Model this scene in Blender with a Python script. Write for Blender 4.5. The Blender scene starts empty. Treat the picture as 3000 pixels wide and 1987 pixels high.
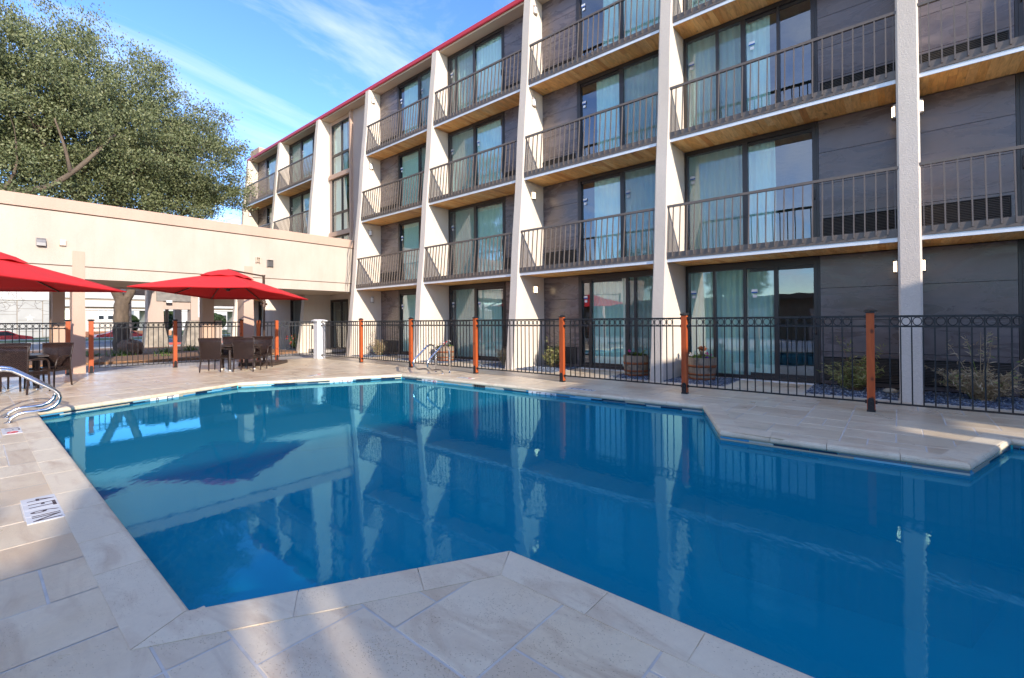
import bpy, math, random
import numpy as np
from mathutils import Vector, Matrix
R = math.radians
random.seed(7)
rng = np.random.default_rng(11)
S = bpy.context.scene
COL = S.collection

# ------------------------------------------------------------------ camera, sky, sun, exposure
cam_d = bpy.data.cameras.new('camera')
cam = bpy.data.objects.new('camera', cam_d)
COL.objects.link(cam)
YAW, PITCH, ROLL, CAM_H = -0.8702, 0.0068, -0.0073, 1.35
_l0 = Vector((-math.cos(YAW), -math.sin(YAW), 0)); _r0 = Vector((-math.sin(YAW), math.cos(YAW), 0)); _u0 = Vector((0, 0, 1))
_look = _l0 * math.cos(PITCH) + _u0 * math.sin(PITCH)
_up = _u0 * math.cos(PITCH) - _l0 * math.sin(PITCH)
_r1 = _r0 * math.cos(ROLL) + _up * math.sin(ROLL)
_u1 = _up * math.cos(ROLL) - _r0 * math.sin(ROLL)
cam.matrix_world = Matrix(((_r1.x, _u1.x, -_look.x, 0), (_r1.y, _u1.y, -_look.y, 0), (_r1.z, _u1.z, -_look.z, CAM_H), (0, 0, 0, 1)))
cam_d.sensor_width = 36.0
cam_d.lens = 16.096
cam_d.shift_y = -0.0207
cam_d.clip_start = 0.05
cam_d.clip_end = 2000
S.camera = cam

SUN_TO = Vector((4.0, -1.0, 1.42)).normalized()          # towards the sun
SUN_EL = math.asin(SUN_TO.z); SUN_ROT = math.pi / 2 - math.atan2(SUN_TO.y, SUN_TO.x)
sun_d = bpy.data.lights.new('sun', 'SUN'); sun_d.energy = 2.0; sun_d.angle = R(0.6); sun_d.color = (1.0, 0.91, 0.81)
sun = bpy.data.objects.new('sun', sun_d); COL.objects.link(sun)
sun.location = SUN_TO * 60
sun.rotation_euler = (-SUN_TO).to_track_quat('-Z', 'Y').to_euler()

S.view_settings.view_transform = 'Standard'; S.view_settings.look = 'None'; S.view_settings.gamma = 1.0
S.view_settings.use_curve_mapping = False
S.view_settings.exposure = 1.77

world = bpy.data.worlds.new('World'); S.world = world; world.use_nodes = True
wn = world.node_tree; wn.nodes.clear()
def NN(nt, typ, ins=None, **props):
    n = nt.nodes.new(typ)
    for k, v in props.items(): setattr(n, k, v)
    for k, v in (ins or {}).items():
        s = n.inputs[k]
        if isinstance(v, bpy.types.NodeSocket): nt.links.new(v, s)
        else: s.default_value = v
    return n
def math_(nt, op, a, b=0.0, c=None, clamp=False):
    d = {0: a, 1: b}
    if c is not None: d[2] = c
    n = NN(nt, 'ShaderNodeMath', d, operation=op); n.use_clamp = clamp
    return n.outputs[0]
def mixc(nt, f, a, b, blend='MIX'):
    n = nt.nodes.new('ShaderNodeMix'); n.data_type = 'RGBA'; n.blend_type = blend
    for i, v in ((0, f), (6, a), (7, b)):
        if isinstance(v, bpy.types.NodeSocket): nt.links.new(v, n.inputs[i])
        elif i and len(v) == 3: n.inputs[i].default_value = (*v, 1)
        else: n.inputs[i].default_value = v
    return n.outputs[2]
def ramp(nt, f, stops, interp='LINEAR'):
    n = nt.nodes.new('ShaderNodeValToRGB'); n.color_ramp.interpolation = interp
    e = n.color_ramp.elements
    while len(e) < len(stops): e.new(0.5)
    for el, (p, c) in zip(e, stops):
        el.position = p; el.color = (*c, 1) if len(c) == 3 else c
    nt.links.new(f, n.inputs[0]); return n.outputs[0]
def mapr(nt, v, a, b, c=0.0, d=1.0):
    n = NN(nt, 'ShaderNodeMapRange', {0: v, 1: a, 2: b, 3: c, 4: d}); return n.outputs[0]

sky = NN(wn, 'ShaderNodeTexSky', sky_type='NISHITA', sun_disc=False, sun_elevation=SUN_EL, sun_rotation=SUN_ROT,
         altitude=200.0, air_density=1.0, dust_density=0.15, ozone_density=3.5)
tc = NN(wn, 'ShaderNodeTexCoord')
sep = NN(wn, 'ShaderNodeSeparateXYZ', {0: tc.outputs['Generated']})
den = math_(wn, 'ADD', math_(wn, 'MAXIMUM', sep.outputs[2], 0.0), 0.12)
pv = NN(wn, 'ShaderNodeCombineXYZ', {0: math_(wn, 'DIVIDE', sep.outputs[0], den), 1: math_(wn, 'DIVIDE', sep.outputs[1], den), 2: 0.0})
mp = NN(wn, 'ShaderNodeMapping', {0: pv.outputs[0], 'Rotation': (0, 0, R(30)), 'Scale': (1.0, 0.42, 1)})
n1 = NN(wn, 'ShaderNodeTexNoise', {'Vector': mp.outputs[0], 'Scale': 1.9, 'Detail': 12.0, 'Roughness': 0.60, 'Distortion': 0.9})
n2 = NN(wn, 'ShaderNodeTexNoise', {'Vector': mp.outputs[0], 'Scale': 0.55, 'Detail': 3.0, 'Roughness': 0.5})
cm = mapr(wn, math_(wn, 'ADD', math_(wn, 'MULTIPLY', n1.outputs[0], 0.6), math_(wn, 'MULTIPLY', n2.outputs[0], 0.5)), 0.49, 0.77, 0.0, 0.85)
cm = math_(wn, 'MULTIPLY', cm, mapr(wn, sep.outputs[2], 0.0, 0.10))
hs = NN(wn, 'ShaderNodeHueSaturation', {'Hue': 0.514, 'Saturation': 1.15, 'Value': 0.87, 'Color': sky.outputs[0]})
skyc = mixc(wn, cm, hs.outputs[0], (2.9, 3.0, 3.15))
bg = NN(wn, 'ShaderNodeBackground', {0: skyc, 1: 0.15})
wo = NN(wn, 'ShaderNodeOutputWorld', {0: bg.outputs[0]})

# ------------------------------------------------------------------ helpers
WL = {}
def wl(o): return WL.get(o.name, Vector((0, 0, 0))) if o else Vector((0, 0, 0))
def tag(o, label=None, cat=None, group=None, kind=None):
    if label: o['label'] = label
    if cat: o['category'] = cat
    if group: o['group'] = group
    if kind: o['kind'] = kind
    return o
def thing(name, label, cat, loc=(0, 0, 0), group=None, rz=0.0):
    o = bpy.data.objects.new(name, None); COL.objects.link(o)
    o.empty_display_size = 0.2; o.location = loc; o.rotation_euler = (0, 0, rz)
    WL[o.name] = Vector(loc)
    return tag(o, label, cat, group)
def inst(name, mesh, parent=None, loc=(0, 0, 0), rot=(0, 0, 0), scale=(1, 1, 1)):
    o = bpy.data.objects.new(name, mesh); COL.objects.link(o)
    if parent: o.parent = parent
    w = Vector(loc).to_3d(); o.location = w - wl(parent); o.rotation_euler = rot; o.scale = scale
    WL[o.name] = w
    return o
def dup(root, loc, rz=0.0, label=None, group=None):
    def cp(o, par):
        c = o.copy(); COL.objects.link(c)
        if par: c.parent = par
        for ch in o.children: cp(ch, c)
        return c
    c = cp(root, None); c.location = loc; c.rotation_euler = (0, 0, rz); WL[c.name] = Vector(loc)
    if label: c['label'] = label
    if group: c['group'] = group
    return c
class MB:
    def __init__(s): s.v = []; s.f = []
    def add(s, vs, fs):
        o = len(s.v); s.v += [tuple(p) for p in vs]; s.f += [tuple(i + o for i in f) for f in fs]; return s
    def box(s, x0, x1, y0, y1, z0, z1):
        return s.add([(x0, y0, z0), (x1, y0, z0), (x1, y1, z0), (x0, y1, z0), (x0, y0, z1), (x1, y0, z1), (x1, y1, z1), (x0, y1, z1)],
                     [(3, 2, 1, 0), (4, 5, 6, 7), (0, 1, 5, 4), (1, 2, 6, 5), (2, 3, 7, 6), (3, 0, 4, 7)])
    def cbox(s, x0, x1, y0, y1, z0, z1, c=0.004):
        v = [(x0, y0, z0), (x1, y0, z0), (x1, y1, z0), (x0, y1, z0), (x0, y0, z1 - c), (x1, y0, z1 - c), (x1, y1, z1 - c), (x0, y1, z1 - c),
             (x0 + c, y0 + c, z1), (x1 - c, y0 + c, z1), (x1 - c, y1 - c, z1), (x0 + c, y1 - c, z1)]
        f = [(8, 9, 10, 11)]
        for i in range(4):
            j = (i + 1) % 4; f += [(i, j, 4 + j, 4 + i), (4 + i, 4 + j, 8 + j, 8 + i)]
        return s.add(v, f)
    def prism(s, poly, z0, z1):
        n = len(poly)
        return s.add([(x, y, z0) for x, y in poly] + [(x, y, z1) for x, y in poly],
                     [tuple(range(n - 1, -1, -1)), tuple(range(n, 2 * n))] + [(i, (i + 1) % n, n + (i + 1) % n, n + i) for i in range(n)])
    def extr(s, poly, x0, x1):                       # polygon in (y,z) extruded along x
        n = len(poly)
        return s.add([(x0, y, z) for y, z in poly] + [(x1, y, z) for y, z in poly],
                     [tuple(range(n)), tuple(range(2 * n - 1, n - 1, -1))] + [((i + 1) % n, i, n + i, n + (i + 1) % n) for i in range(n)])
    def exty(s, poly, y0, y1):                       # polygon in (x,z) extruded along y
        n = len(poly)
        return s.add([(x, y0, z) for x, z in poly] + [(x, y1, z) for x, z in poly],
                     [tuple(range(n - 1, -1, -1)), tuple(range(n, 2 * n))] + [(i, (i + 1) % n, n + (i + 1) % n, n + i) for i in range(n)])
    def tube(s, pts, r, n=8, closed=False, caps=True, sq=False):
        pts = [Vector(p) for p in pts]; m = len(pts)
        rr = r if isinstance(r, (list, tuple)) else [r] * m
        ref = None; vs = []
        for i, p in enumerate(pts):
            a = pts[(i - 1) % m] if (closed or i > 0) else pts[i]; b = pts[(i + 1) % m] if (closed or i < m - 1) else pts[i]
            t = (b - a)
            t = t.normalized() if t.length > 1e-9 else Vector((0, 0, 1))
            if ref is None:
                ref = Vector((0, 0, 1)) if abs(t.z) < 0.9 else Vector((1, 0, 0))
            u = (ref - t * ref.dot(t)); u = u.normalized() if u.length > 1e-6 else t.orthogonal().normalized()
            w = t.cross(u); ref = u
            for k in range(n):
                an = 2 * math.pi * (k + (0.5 if sq else 0)) / n
                vs.append(p + (u * math.cos(an) + w * math.sin(an)) * rr[i])
        fs = []
        for i in range(m if closed else m - 1):
            j = (i + 1) % m
            for k in range(n):
                l = (k + 1) % n; fs.append((i * n + k, i * n + l, j * n + l, j * n + k))
        if caps and not closed: fs += [tuple(range(n - 1, -1, -1)), tuple((m - 1) * n + k for k in range(n))]
        return s.add(vs, fs)
    def bar(s, a, b, w, h, up=(0, 0, 1)):            # rectangular bar a->b, w across, h along up
        a = Vector(a); b = Vector(b); t = (b - a).normalized(); upv = Vector(up)
        x = t.cross(upv).normalized(); y = x.cross(t).normalized()
        vs = []
        for p in (a, b):
            for sx, sy in ((-1, -1), (1, -1), (1, 1), (-1, 1)): vs.append(p + x * (sx * w / 2) + y * (sy * h / 2))
        return s.add(vs, [(3, 2, 1, 0), (4, 5, 6, 7), (0, 1, 5, 4), (1, 2, 6, 5), (2, 3, 7, 6), (3, 0, 4, 7)])
    def lathe(s, prof, n=16, c=(0, 0), cap=True):
        vs = []; m = len(prof)
        for r_, z in prof:
            for k in range(n):
                a = 2 * math.pi * k / n; vs.append((c[0] + r_ * math.cos(a), c[1] + r_ * math.sin(a), z))
        fs = [(i * n + k, i * n + (k + 1) % n, (i + 1) * n + (k + 1) % n, (i + 1) * n + k) for i in range(m - 1) for k in range(n)]
        if cap: fs += [tuple(range(n - 1, -1, -1)), tuple((m - 1) * n + k for k in range(n))]
        return s.add(vs, fs)
    def mesh(s, name, mat, off=(0, 0, 0), smooth=False):
        me = bpy.data.meshes.new(name)
        ox, oy, oz = off
        me.from_pydata([(x - ox, y - oy, z - oz) for x, y, z in s.v], [], s.f)
        for m_ in (mat if isinstance(mat, (list, tuple)) else [mat]): me.materials.append(m_)
        if smooth: me.polygons.foreach_set('use_smooth', [True] * len(me.polygons))
        me.update(); return me
    def build(s, name, mat, parent=None, smooth=False, at=None, **tags):
        o_ = Vector(at) if at is not None else wl(parent)
        me = s.mesh(name, mat, o_, smooth)
        o = inst(name, me, parent, o_)
        return tag(o, **tags) if tags else o
def npmesh(name, V, F, mat, parent=None, smooth=False, off=None, **tags):
    """V (n,3) float, F (m,k) int"""
    o_ = Vector(off) if off is not None else wl(parent)
    V = np.asarray(V, np.float32) - np.array(o_, np.float32)
    me = bpy.data.meshes.new(name); k = F.shape[1]
    me.vertices.add(len(V)); me.vertices.foreach_set('co', V.ravel())
    me.loops.add(F.size); me.loops.foreach_set('vertex_index', F.astype(np.int32).ravel())
    me.polygons.add(len(F)); me.polygons.foreach_set('loop_start', np.arange(0, F.size, k, dtype=np.int32))
    me.polygons.foreach_set('loop_total', np.full(len(F), k, np.int32))
    if smooth: me.polygons.foreach_set('use_smooth', np.ones(len(F), bool))
    me.update(calc_edges=True); me.validate(); me.materials.append(mat)
    o = inst(name, me, parent, o_)
    return tag(o, **tags) if tags else o

# ------------------------------------------------------------------ materials
M = {}
def new_mat(name):
    m = bpy.data.materials.new(name); m.use_nodes = True; nt = m.node_tree; nt.nodes.clear(); M[name] = m
    out = NN(nt, 'ShaderNodeOutputMaterial'); return m, nt, out
def bsdf(nt, out, col, rough=0.6, metal=0.0, bump=None, bdist=0.01, bstr=1.0, spec=0.5, emis=None, estr=0.0, trans=0.0):
    p = nt.nodes.new('ShaderNodeBsdfPrincipled')
    def put(k, v):
        if isinstance(v, bpy.types.NodeSocket): nt.links.new(v, p.inputs[k])
        else: p.inputs[k].default_value = (*v, 1) if isinstance(v, tuple) and len(v) == 3 else v
    put('Base Color', col); put('Roughness', rough); put('Metallic', metal); put('Specular IOR Level', spec)
    if emis: put('Emission Color', emis); put('Emission Strength', estr)
    if bump is not None:
        b = NN(nt, 'ShaderNodeBump', {'Height': bump, 'Distance': bdist, 'Strength': bstr}); nt.links.new(b.outputs[0], p.inputs['Normal'])
    nt.links.new(p.outputs[0], out.inputs[0]); return p
def rnd(nt):
    a = NN(nt, 'ShaderNodeObjectInfo').outputs['Random']; b = NN(nt, 'ShaderNodeNewGeometry').outputs['Random Per Island']
    return math_(nt, 'FRACT', math_(nt, 'ADD', a, b))
def pos(nt, scale=(1, 1, 1), r=None, rot=(0, 0, 0)):
    g = NN(nt, 'ShaderNodeNewGeometry').outputs['Position']
    if r is not None:
        c = NN(nt, 'ShaderNodeCombineXYZ', {0: math_(nt, 'MULTIPLY', r, 37.0), 1: math_(nt, 'MULTIPLY', r, 91.0), 2: math_(nt, 'MULTIPLY', r, 53.0)})
        g = NN(nt, 'ShaderNodeVectorMath', {0: g, 1: c.outputs[0]}, operation='ADD').outputs[0]
    return NN(nt, 'ShaderNodeMapping', {0: g, 'Scale': scale, 'Rotation': rot}).outputs[0]
def noise(nt, vec, scale, detail=4, rough=0.55, dist=0.0):
    return NN(nt, 'ShaderNodeTexNoise', {'Vector': vec, 'Scale': scale, 'Detail': detail, 'Roughness': rough, 'Distortion': dist}).outputs[0]
def mul(c, k): return tuple(min(1, x * k) for x in c)
def simple(name, col, rough=0.5, metal=0.0, var=0.12, nscale=6.0, bscale=None, bdist=0.003, spec=0.5, stretch=(1, 1, 1)):
    m, nt, out = new_mat(name)
    f = noise(nt, pos(nt, stretch), nscale, 5)
    c = mixc(nt, mapr(nt, f, 0.3, 0.7), mul(col, 1 - var), mul(col, 1 + var))
    b = noise(nt, pos(nt), bscale, 3) if bscale else None
    r_ = mapr(nt, f, 0.3, 0.7, max(0, rough - 0.06), rough + 0.06)
    bsdf(nt, out, c, r_, metal, b, bdist, 0.6, spec); return m
def stucco(name, col, col2, dirt=0.10):
    m, nt, out = new_mat(name)
    big = noise(nt, pos(nt, (1, 1, 0.45)), 1.1, 5, 0.6)
    fine = noise(nt, pos(nt), 38, 3, 0.65)
    c = mixc(nt, mapr(nt, big, 0.3, 0.72), col, col2)
    st = noise(nt, pos(nt, (7, 7, 0.22)), 1.0, 4, 0.6)
    c = mixc(nt, mapr(nt, st, 0.52, 0.78, 0.0, 0.11), c, mul(col, 0.62))
    c = mixc(nt, mapr(nt, fine, 0.35, 0.7, dirt, 0.0), c, mul(col, 0.55))
    h = noise(nt, pos(nt), 55, 4, 0.6)
    bsdf(nt, out, c, 0.9, 0, h, 0.012, 0.75, 0.2); return m
stucco('stucco', (0.66, 0.56, 0.445), (0.74, 0.64, 0.52))
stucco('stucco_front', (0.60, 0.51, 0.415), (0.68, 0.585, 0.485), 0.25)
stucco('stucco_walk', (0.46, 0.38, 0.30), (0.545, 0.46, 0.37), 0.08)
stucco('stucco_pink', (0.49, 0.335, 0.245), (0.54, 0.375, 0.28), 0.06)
stucco('stucco_brown', (0.46, 0.36, 0.30), (0.52, 0.41, 0.34))
stucco('stucco_dark', (0.19, 0.12, 0.075), (0.22, 0.145, 0.09))
simple('groove_dark', (0.16, 0.10, 0.065), 0.8)
simple('rail_metal', (0.125, 0.098, 0.078), 0.42, 0.0, 0.10, 12)
simple('bronze', (0.030, 0.024, 0.022), 0.35, 0.0, 0.1)
simple('flashing', (0.72, 0.72, 0.72), 0.4, 0.25, 0.06)
simple('red_cap', (0.50, 0.025, 0.035), 0.45, 0, 0.08, 3)
simple('black_iron', (0.012, 0.012, 0.013), 0.32, 0.0, 0.1, 20)
simple('white_post', (0.74, 0.72, 0.68), 0.6, 0, 0.06, 7, 60, 0.003)
simple('steel', (0.62, 0.62, 0.62), 0.16, 1.0, 0.06, 9)
simple('vent_grey', (0.23, 0.21, 0.19), 0.4, 0.3, 0.12)
simple('vent_beige', (0.62, 0.50, 0.38), 0.7)
simple('grille', (0.085, 0.072, 0.062), 0.5, 0, 0.1)
simple('black_gap', (0.01, 0.01, 0.01), 0.8)
simple('room', (0.30, 0.27, 0.23), 0.9)
simple('soil', (0.06, 0.035, 0.02), 0.95, 0, 0.4, 14, 40, 0.02)
simple('rust', (0.27, 0.085, 0.030), 0.75, 0.2, 0.35, 12, 50, 0.003)
simple('umb_frame', (0.075, 0.042, 0.028), 0.35, 0.3)
simple('umb_base', (0.055, 0.036, 0.026), 0.5)
simple('white_plastic', (0.75, 0.75, 0.73), 0.45)
simple('asphalt', (0.10, 0.105, 0.12), 0.9, 0, 0.15, 3, 80, 0.004)
simple('concrete', (0.50, 0.46, 0.41), 0.85, 0, 0.12, 1.2, 30, 0.003)
simple('pale_concrete', (0.50, 0.475, 0.43), 0.85, 0, 0.06, 0.5, 8, 0.004)
simple('wall_concrete', (0.37, 0.355, 0.32), 0.85, 0, 0.10, 0.6, 8, 0.004)
simple('girder', (0.26, 0.20, 0.14), 0.7)
simple('kerb_red', (0.36, 0.07, 0.06), 0.7, 0, 0.2)
simple('barrier', (0.55, 0.22, 0.10), 0.7, 0, 0.1)
simple('car_red', (0.52, 0.045, 0.04), 0.28, 0, 0.03)
simple('car_glass', (0.03, 0.035, 0.04), 0.1)
simple('tyre', (0.02, 0.02, 0.02), 0.8)
simple('wood_pole', (0.20, 0.12, 0.07), 0.85, 0, 0.25, 5, stretch=(6, 6, 0.6))
simple('grass', (0.085, 0.115, 0.03), 0.95, 0, 0.4, 2.0, 90, 0.02)
simple('mulch', (0.26, 0.14, 0.072), 0.95, 0, 0.5, 16, 50, 0.03)
simple('rock', (0.22, 0.14, 0.09), 0.9, 0, 0.5, 5, 12, 0.06)
simple('stone_wall', (0.55, 0.48, 0.38), 0.9, 0, 0.25, 3.5, 9, 0.03)
simple('footing_stone', (0.30, 0.26, 0.21), 0.9, 0, 0.3, 3.5, 9, 0.03)
simple('bark', (0.130, 0.094, 0.064), 0.95, 0, 0.35, 5, 16, 0.05, stretch=(1, 1, 0.35))
simple('bare_bark', (0.15, 0.115, 0.095), 0.95, 0, 0.2)
simple('neighbour', (0.55, 0.47, 0.38), 0.9)
simple('dark_sign', (0.03, 0.03, 0.04), 0.4)
simple('ink', (0.055, 0.03, 0.028), 0.6)
simple('ink_red', (0.40, 0.03, 0.03), 0.6)
simple('sticker_white', (0.80, 0.80, 0.80), 0.5)
simple('sticker_blue', (0.02, 0.12, 0.45), 0.5)
simple('plaster_blue', (0.02, 0.50, 0.52), 0.7, 0, 0.10, 0.7)
simple('cable', (0.10, 0.09, 0.085), 0.7)
simple('soffit_beige', (0.56, 0.43, 0.30), 0.85, 0, 0.05, 2)
simple('lamp_metal', (0.30, 0.25, 0.21), 0.35, 0.6)
simple('tile_white', (0.66, 0.645, 0.61), 0.35, 0, 0.05, 10)

# dark wall panels: streaky grey-brown porcelain with a sheen
m, nt, out = new_mat('panel'); r = rnd(nt)
st = noise(nt, pos(nt, (0.8, 1, 2.6), r), 1.5, 6, 0.6, 1.0); cl = noise(nt, pos(nt, (1, 1, 1.3), r), 1.3, 4, 0.55)
c = mixc(nt, mapr(nt, st, 0.3, 0.72), (0.064, 0.051, 0.054), (0.165, 0.132, 0.130))
c = mixc(nt, mapr(nt, cl, 0.42, 0.72, 0, 0.75), c, (0.120, 0.082, 0.062))
bsdf(nt, out, c, mapr(nt, st, 0.3, 0.7, 0.20, 0.36), 0, st, 0.003, 0.3, 0.7)
# soffit planks
m, nt, out = new_mat('plank'); r = rnd(nt)
g = noise(nt, pos(nt, (9, 1.2, 3), r), 2.2, 6, 0.6, 0.9); kn = noise(nt, pos(nt, (1.5, 1, 1), r), 3.0, 2)
c = ramp(nt, r, [(0.0, (0.82, 0.41, 0.115)), (0.35, (0.88, 0.49, 0.165)), (0.7, (0.92, 0.57, 0.225)), (1.0, (0.66, 0.28, 0.072))])
c = mixc(nt, mapr(nt, g, 0.42, 0.75, 0, 0.55), c, (0.24, 0.085, 0.022))
c = mixc(nt, mapr(nt, kn, 0.68, 0.78, 0, 0.55), c, (0.12, 0.045, 0.015))
bsdf(nt, out, c, 0.5, 0, g, 0.002, 0.4, 0.35)
# cedar posts
def wood(name, a, b, knot):
    m, nt, out = new_mat(name); r = rnd(nt)
    g = noise(nt, pos(nt, (14, 14, 0.9), r), 2.0, 6, 0.6, 1.2); k = NN(nt, 'ShaderNodeTexVoronoi', {'Vector': pos(nt, (3, 3, 2.0), r), 'Scale': 2.2}).outputs[0]
    c = mixc(nt, mapr(nt, g, 0.3, 0.72), a, b)
    c = mixc(nt, mapr(nt, r, 0.0, 1.0, 0.0, 0.45), c, mul(a, 0.55))
    c = mixc(nt, mapr(nt, k, 0.07, 0.20, 0.85, 0.0), c, knot)
    bsdf(nt, out, c, 0.5, 0, g, 0.003, 0.5, 0.35)
wood('cedar', (0.36, 0.060, 0.013), (0.52, 0.115, 0.024), (0.07, 0.02, 0.008))
m, nt, out = new_mat('barrel_wood'); r = rnd(nt)
g = noise(nt, pos(nt, (9, 9, 0.8), r), 2.4, 6, 0.65, 0.8); st = noise(nt, pos(nt), 5, 4)
c = mixc(nt, mapr(nt, g, 0.3, 0.7), (0.15, 0.115, 0.08), (0.42, 0.345, 0.26)); c = mixc(nt, mapr(nt, r, 0, 1, 0, 0.5), c, (0.24, 0.155, 0.095))
c = mixc(nt, mapr(nt, st, 0.55, 0.7, 0, 0.7), c, (0.045, 0.028, 0.018))
bsdf(nt, out, c, 0.85, 0, g, 0.006, 0.6, 0.2)
# travertine pavers
def trav(name, rough0=0.34):
    m, nt, out = new_mat(name); r = rnd(nt)
    p = pos(nt, (1, 1, 1), r)
    vein = noise(nt, NN(nt, 'ShaderNodeMapping', {0: p, 'Scale': (0.8, 2.6, 1), 'Rotation': (0, 0, R(20))}).outputs[0], 1.9, 8, 0.62, 1.1)
    cl = noise(nt, p, 1.4, 4, 0.55, 0.4); sp = noise(nt, p, 26, 4, 0.7)
    c = ramp(nt, r, ([(0.0, (0.67, 0.55, 0.405)), (0.3, (0.74, 0.635, 0.495)), (0.55, (0.60, 0.475, 0.34)), (0.75, (0.72, 0.60, 0.445)), (0.9, (0.55, 0.405, 0.28)), (1.0, (0.70, 0.605, 0.475))] if name == 'travertine' else [(0, (0.69, 0.58, 0.445)), (1, (0.75, 0.66, 0.525))]))
    c = mixc(nt, mapr(nt, cl, 0.38, 0.68, 0, 0.5), c, (0.78, 0.695, 0.56))
    c = mixc(nt, mapr(nt, vein, 0.50, 0.76, 0, 0.85), c, (0.47, 0.33, 0.23))
    c = mixc(nt, mapr(nt, sp, 0.35, 0.7, 0.14, 0.0), c, (0.36, 0.28, 0.22))
    v = NN(nt, 'ShaderNodeTexVoronoi', {'Vector': NN(nt, 'ShaderNodeMapping', {0: p, 'Scale': (1, 2.1, 1), 'Rotation': (0, 0, R(25))}).outputs[0], 'Scale': 82.0, 'Randomness': 1.0})
    pm = noise(nt, p, 3.2, 3, 0.6)
    pit = math_(nt, 'MULTIPLY', mapr(nt, v.outputs[0], 0.08, 0.30, 1.0, 0.0), mapr(nt, math_(nt, 'ADD', pm, math_(nt, 'MULTIPLY', NN(nt, 'ShaderNodeSeparateColor', {0: v.outputs[1]}).outputs[0], 0.34)), 0.72, 0.79))
    c = mixc(nt, math_(nt, 'MULTIPLY', pit, 0.75), c, (0.20, 0.115, 0.06))
    lf = noise(nt, pos(nt), 0.55, 4, 0.6, 0.5)
    c = mixc(nt, mapr(nt, lf, 0.42, 0.70, 0, 0.34), c, (0.58, 0.455, 0.33)); c = mixc(nt, 1.0, c, (1.06, 1.02, 0.90), 'MULTIPLY')
    h = math_(nt, 'ADD', math_(nt, 'MULTIPLY', pit, -1.0), math_(nt, 'MULTIPLY', noise(nt, p, 9, 6, 0.65), 0.9))
    bsdf(nt, out, c, mapr(nt, cl, 0.3, 0.7, rough0, rough0 + 0.18), 0, h, 0.006, 0.7, 0.5)
trav('travertine', 0.26); trav('coping', 0.42)
simple('grout', (0.60, 0.54, 0.46), 0.9, 0, 0.12, 9, 60, 0.003)
# waterline glass tile
m, nt, out = new_mat('pool_tile'); r = rnd(nt)
c = ramp(nt, r, [(0, (0.012, 0.022, 0.05)), (0.22, (0.20, 0.42, 0.50)), (0.36, (0.40, 0.35, 0.25)), (0.60, (0.10, 0.14, 0.17)), (0.76, (0.42, 0.44, 0.38)), (0.92, (0.06, 0.25, 0.42))], 'CONSTANT')
bsdf(nt, out, c, 0.12)
# gravel
m, nt, out = new_mat('pebble'); r = rnd(nt)
c = ramp(nt, r, [(0, (0.035, 0.045, 0.065)), (0.4, (0.075, 0.10, 0.15)), (0.75, (0.14, 0.18, 0.24)), (0.95, (0.36, 0.38, 0.40)), (1, (0.48, 0.46, 0.42))])
bsdf(nt, out, c, 0.5)
# leaves
def leaf(name, stops, rough=0.5, tr=0.25):
    m, nt, out = new_mat(name); r = rnd(nt)
    cl = noise(nt, pos(nt), 0.9, 3)
    c = ramp(nt, math_(nt, 'FRACT', math_(nt, 'ADD', math_(nt, 'MULTIPLY', r, 0.75), math_(nt, 'MULTIPLY', cl, 0.25))), stops)
    p = bsdf(nt, out, c, rough, 0, None, spec=0.4)
    t = NN(nt, 'ShaderNodeBsdfTranslucent', {0: c}); mx = NN(nt, 'ShaderNodeMixShader', {0: tr, 1: p.outputs[0], 2: t.outputs[0]})
    nt.links.new(mx.outputs[0], out.inputs[0])
leaf('oak_leaf', [(0, (0.075, 0.098, 0.036)), (0.45, (0.150, 0.172, 0.070)), (0.8, (0.25, 0.26, 0.125)), (1, (0.33, 0.32, 0.17))], 0.58, 0.22)
leaf('green_leaf', [(0, (0.07, 0.13, 0.02)), (0.6, (0.18, 0.27, 0.05)), (1, (0.36, 0.42, 0.14))])
leaf('straw_leaf', [(0, (0.34, 0.23, 0.12)), (0.55, (0.56, 0.42, 0.25)), (0.78, (0.66, 0.53, 0.34)), (0.82, (0.22, 0.33, 0.06)), (1, (0.28, 0.42, 0.08))])
leaf('mixed_leaf', [(0, (0.15, 0.21, 0.04)), (0.5, (0.30, 0.32, 0.09)), (0.75, (0.50, 0.43, 0.21)), (1, (0.16, 0.27, 0.045))])
leaf('strap_leaf', [(0, (0.05, 0.11, 0.02)), (0.6, (0.15, 0.26, 0.05)), (1, (0.36, 0.46, 0.13))])
leaf('conifer_leaf', [(0, (0.03, 0.055, 0.02)), (1, (0.07, 0.10, 0.035))])
leaf('petal_pink', [(0, (0.55, 0.03, 0.20)), (1, (0.65, 0.08, 0.30))]); leaf('petal_white', [(0, (0.62, 0.58, 0.52)), (1, (0.75, 0.72, 0.68))])
leaf('petal_violet', [(0, (0.12, 0.03, 0.40)), (1, (0.25, 0.06, 0.45))]); leaf('petal_red', [(0, (0.55, 0.05, 0.04)), (1, (0.62, 0.10, 0.08))])
leaf('dark_leaf', [(0, (0.03, 0.05, 0.015)), (0.5, (0.07, 0.10, 0.02)), (0.8, (0.16, 0.05, 0.03)), (1, (0.10, 0.16, 0.04))])
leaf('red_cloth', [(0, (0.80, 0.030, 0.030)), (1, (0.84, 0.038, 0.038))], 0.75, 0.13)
leaf('red_shaded', [(0, (0.50, 0.006, 0.008)), (1, (0.54, 0.008, 0.010))], 0.8, 0.12)  # shade of the canopy underside put into a darker red, hem too
leaf('curtain', [(0, (0.78, 0.78, 0.62)), (1, (0.84, 0.83, 0.68))], 0.9, 0.1)
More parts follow.
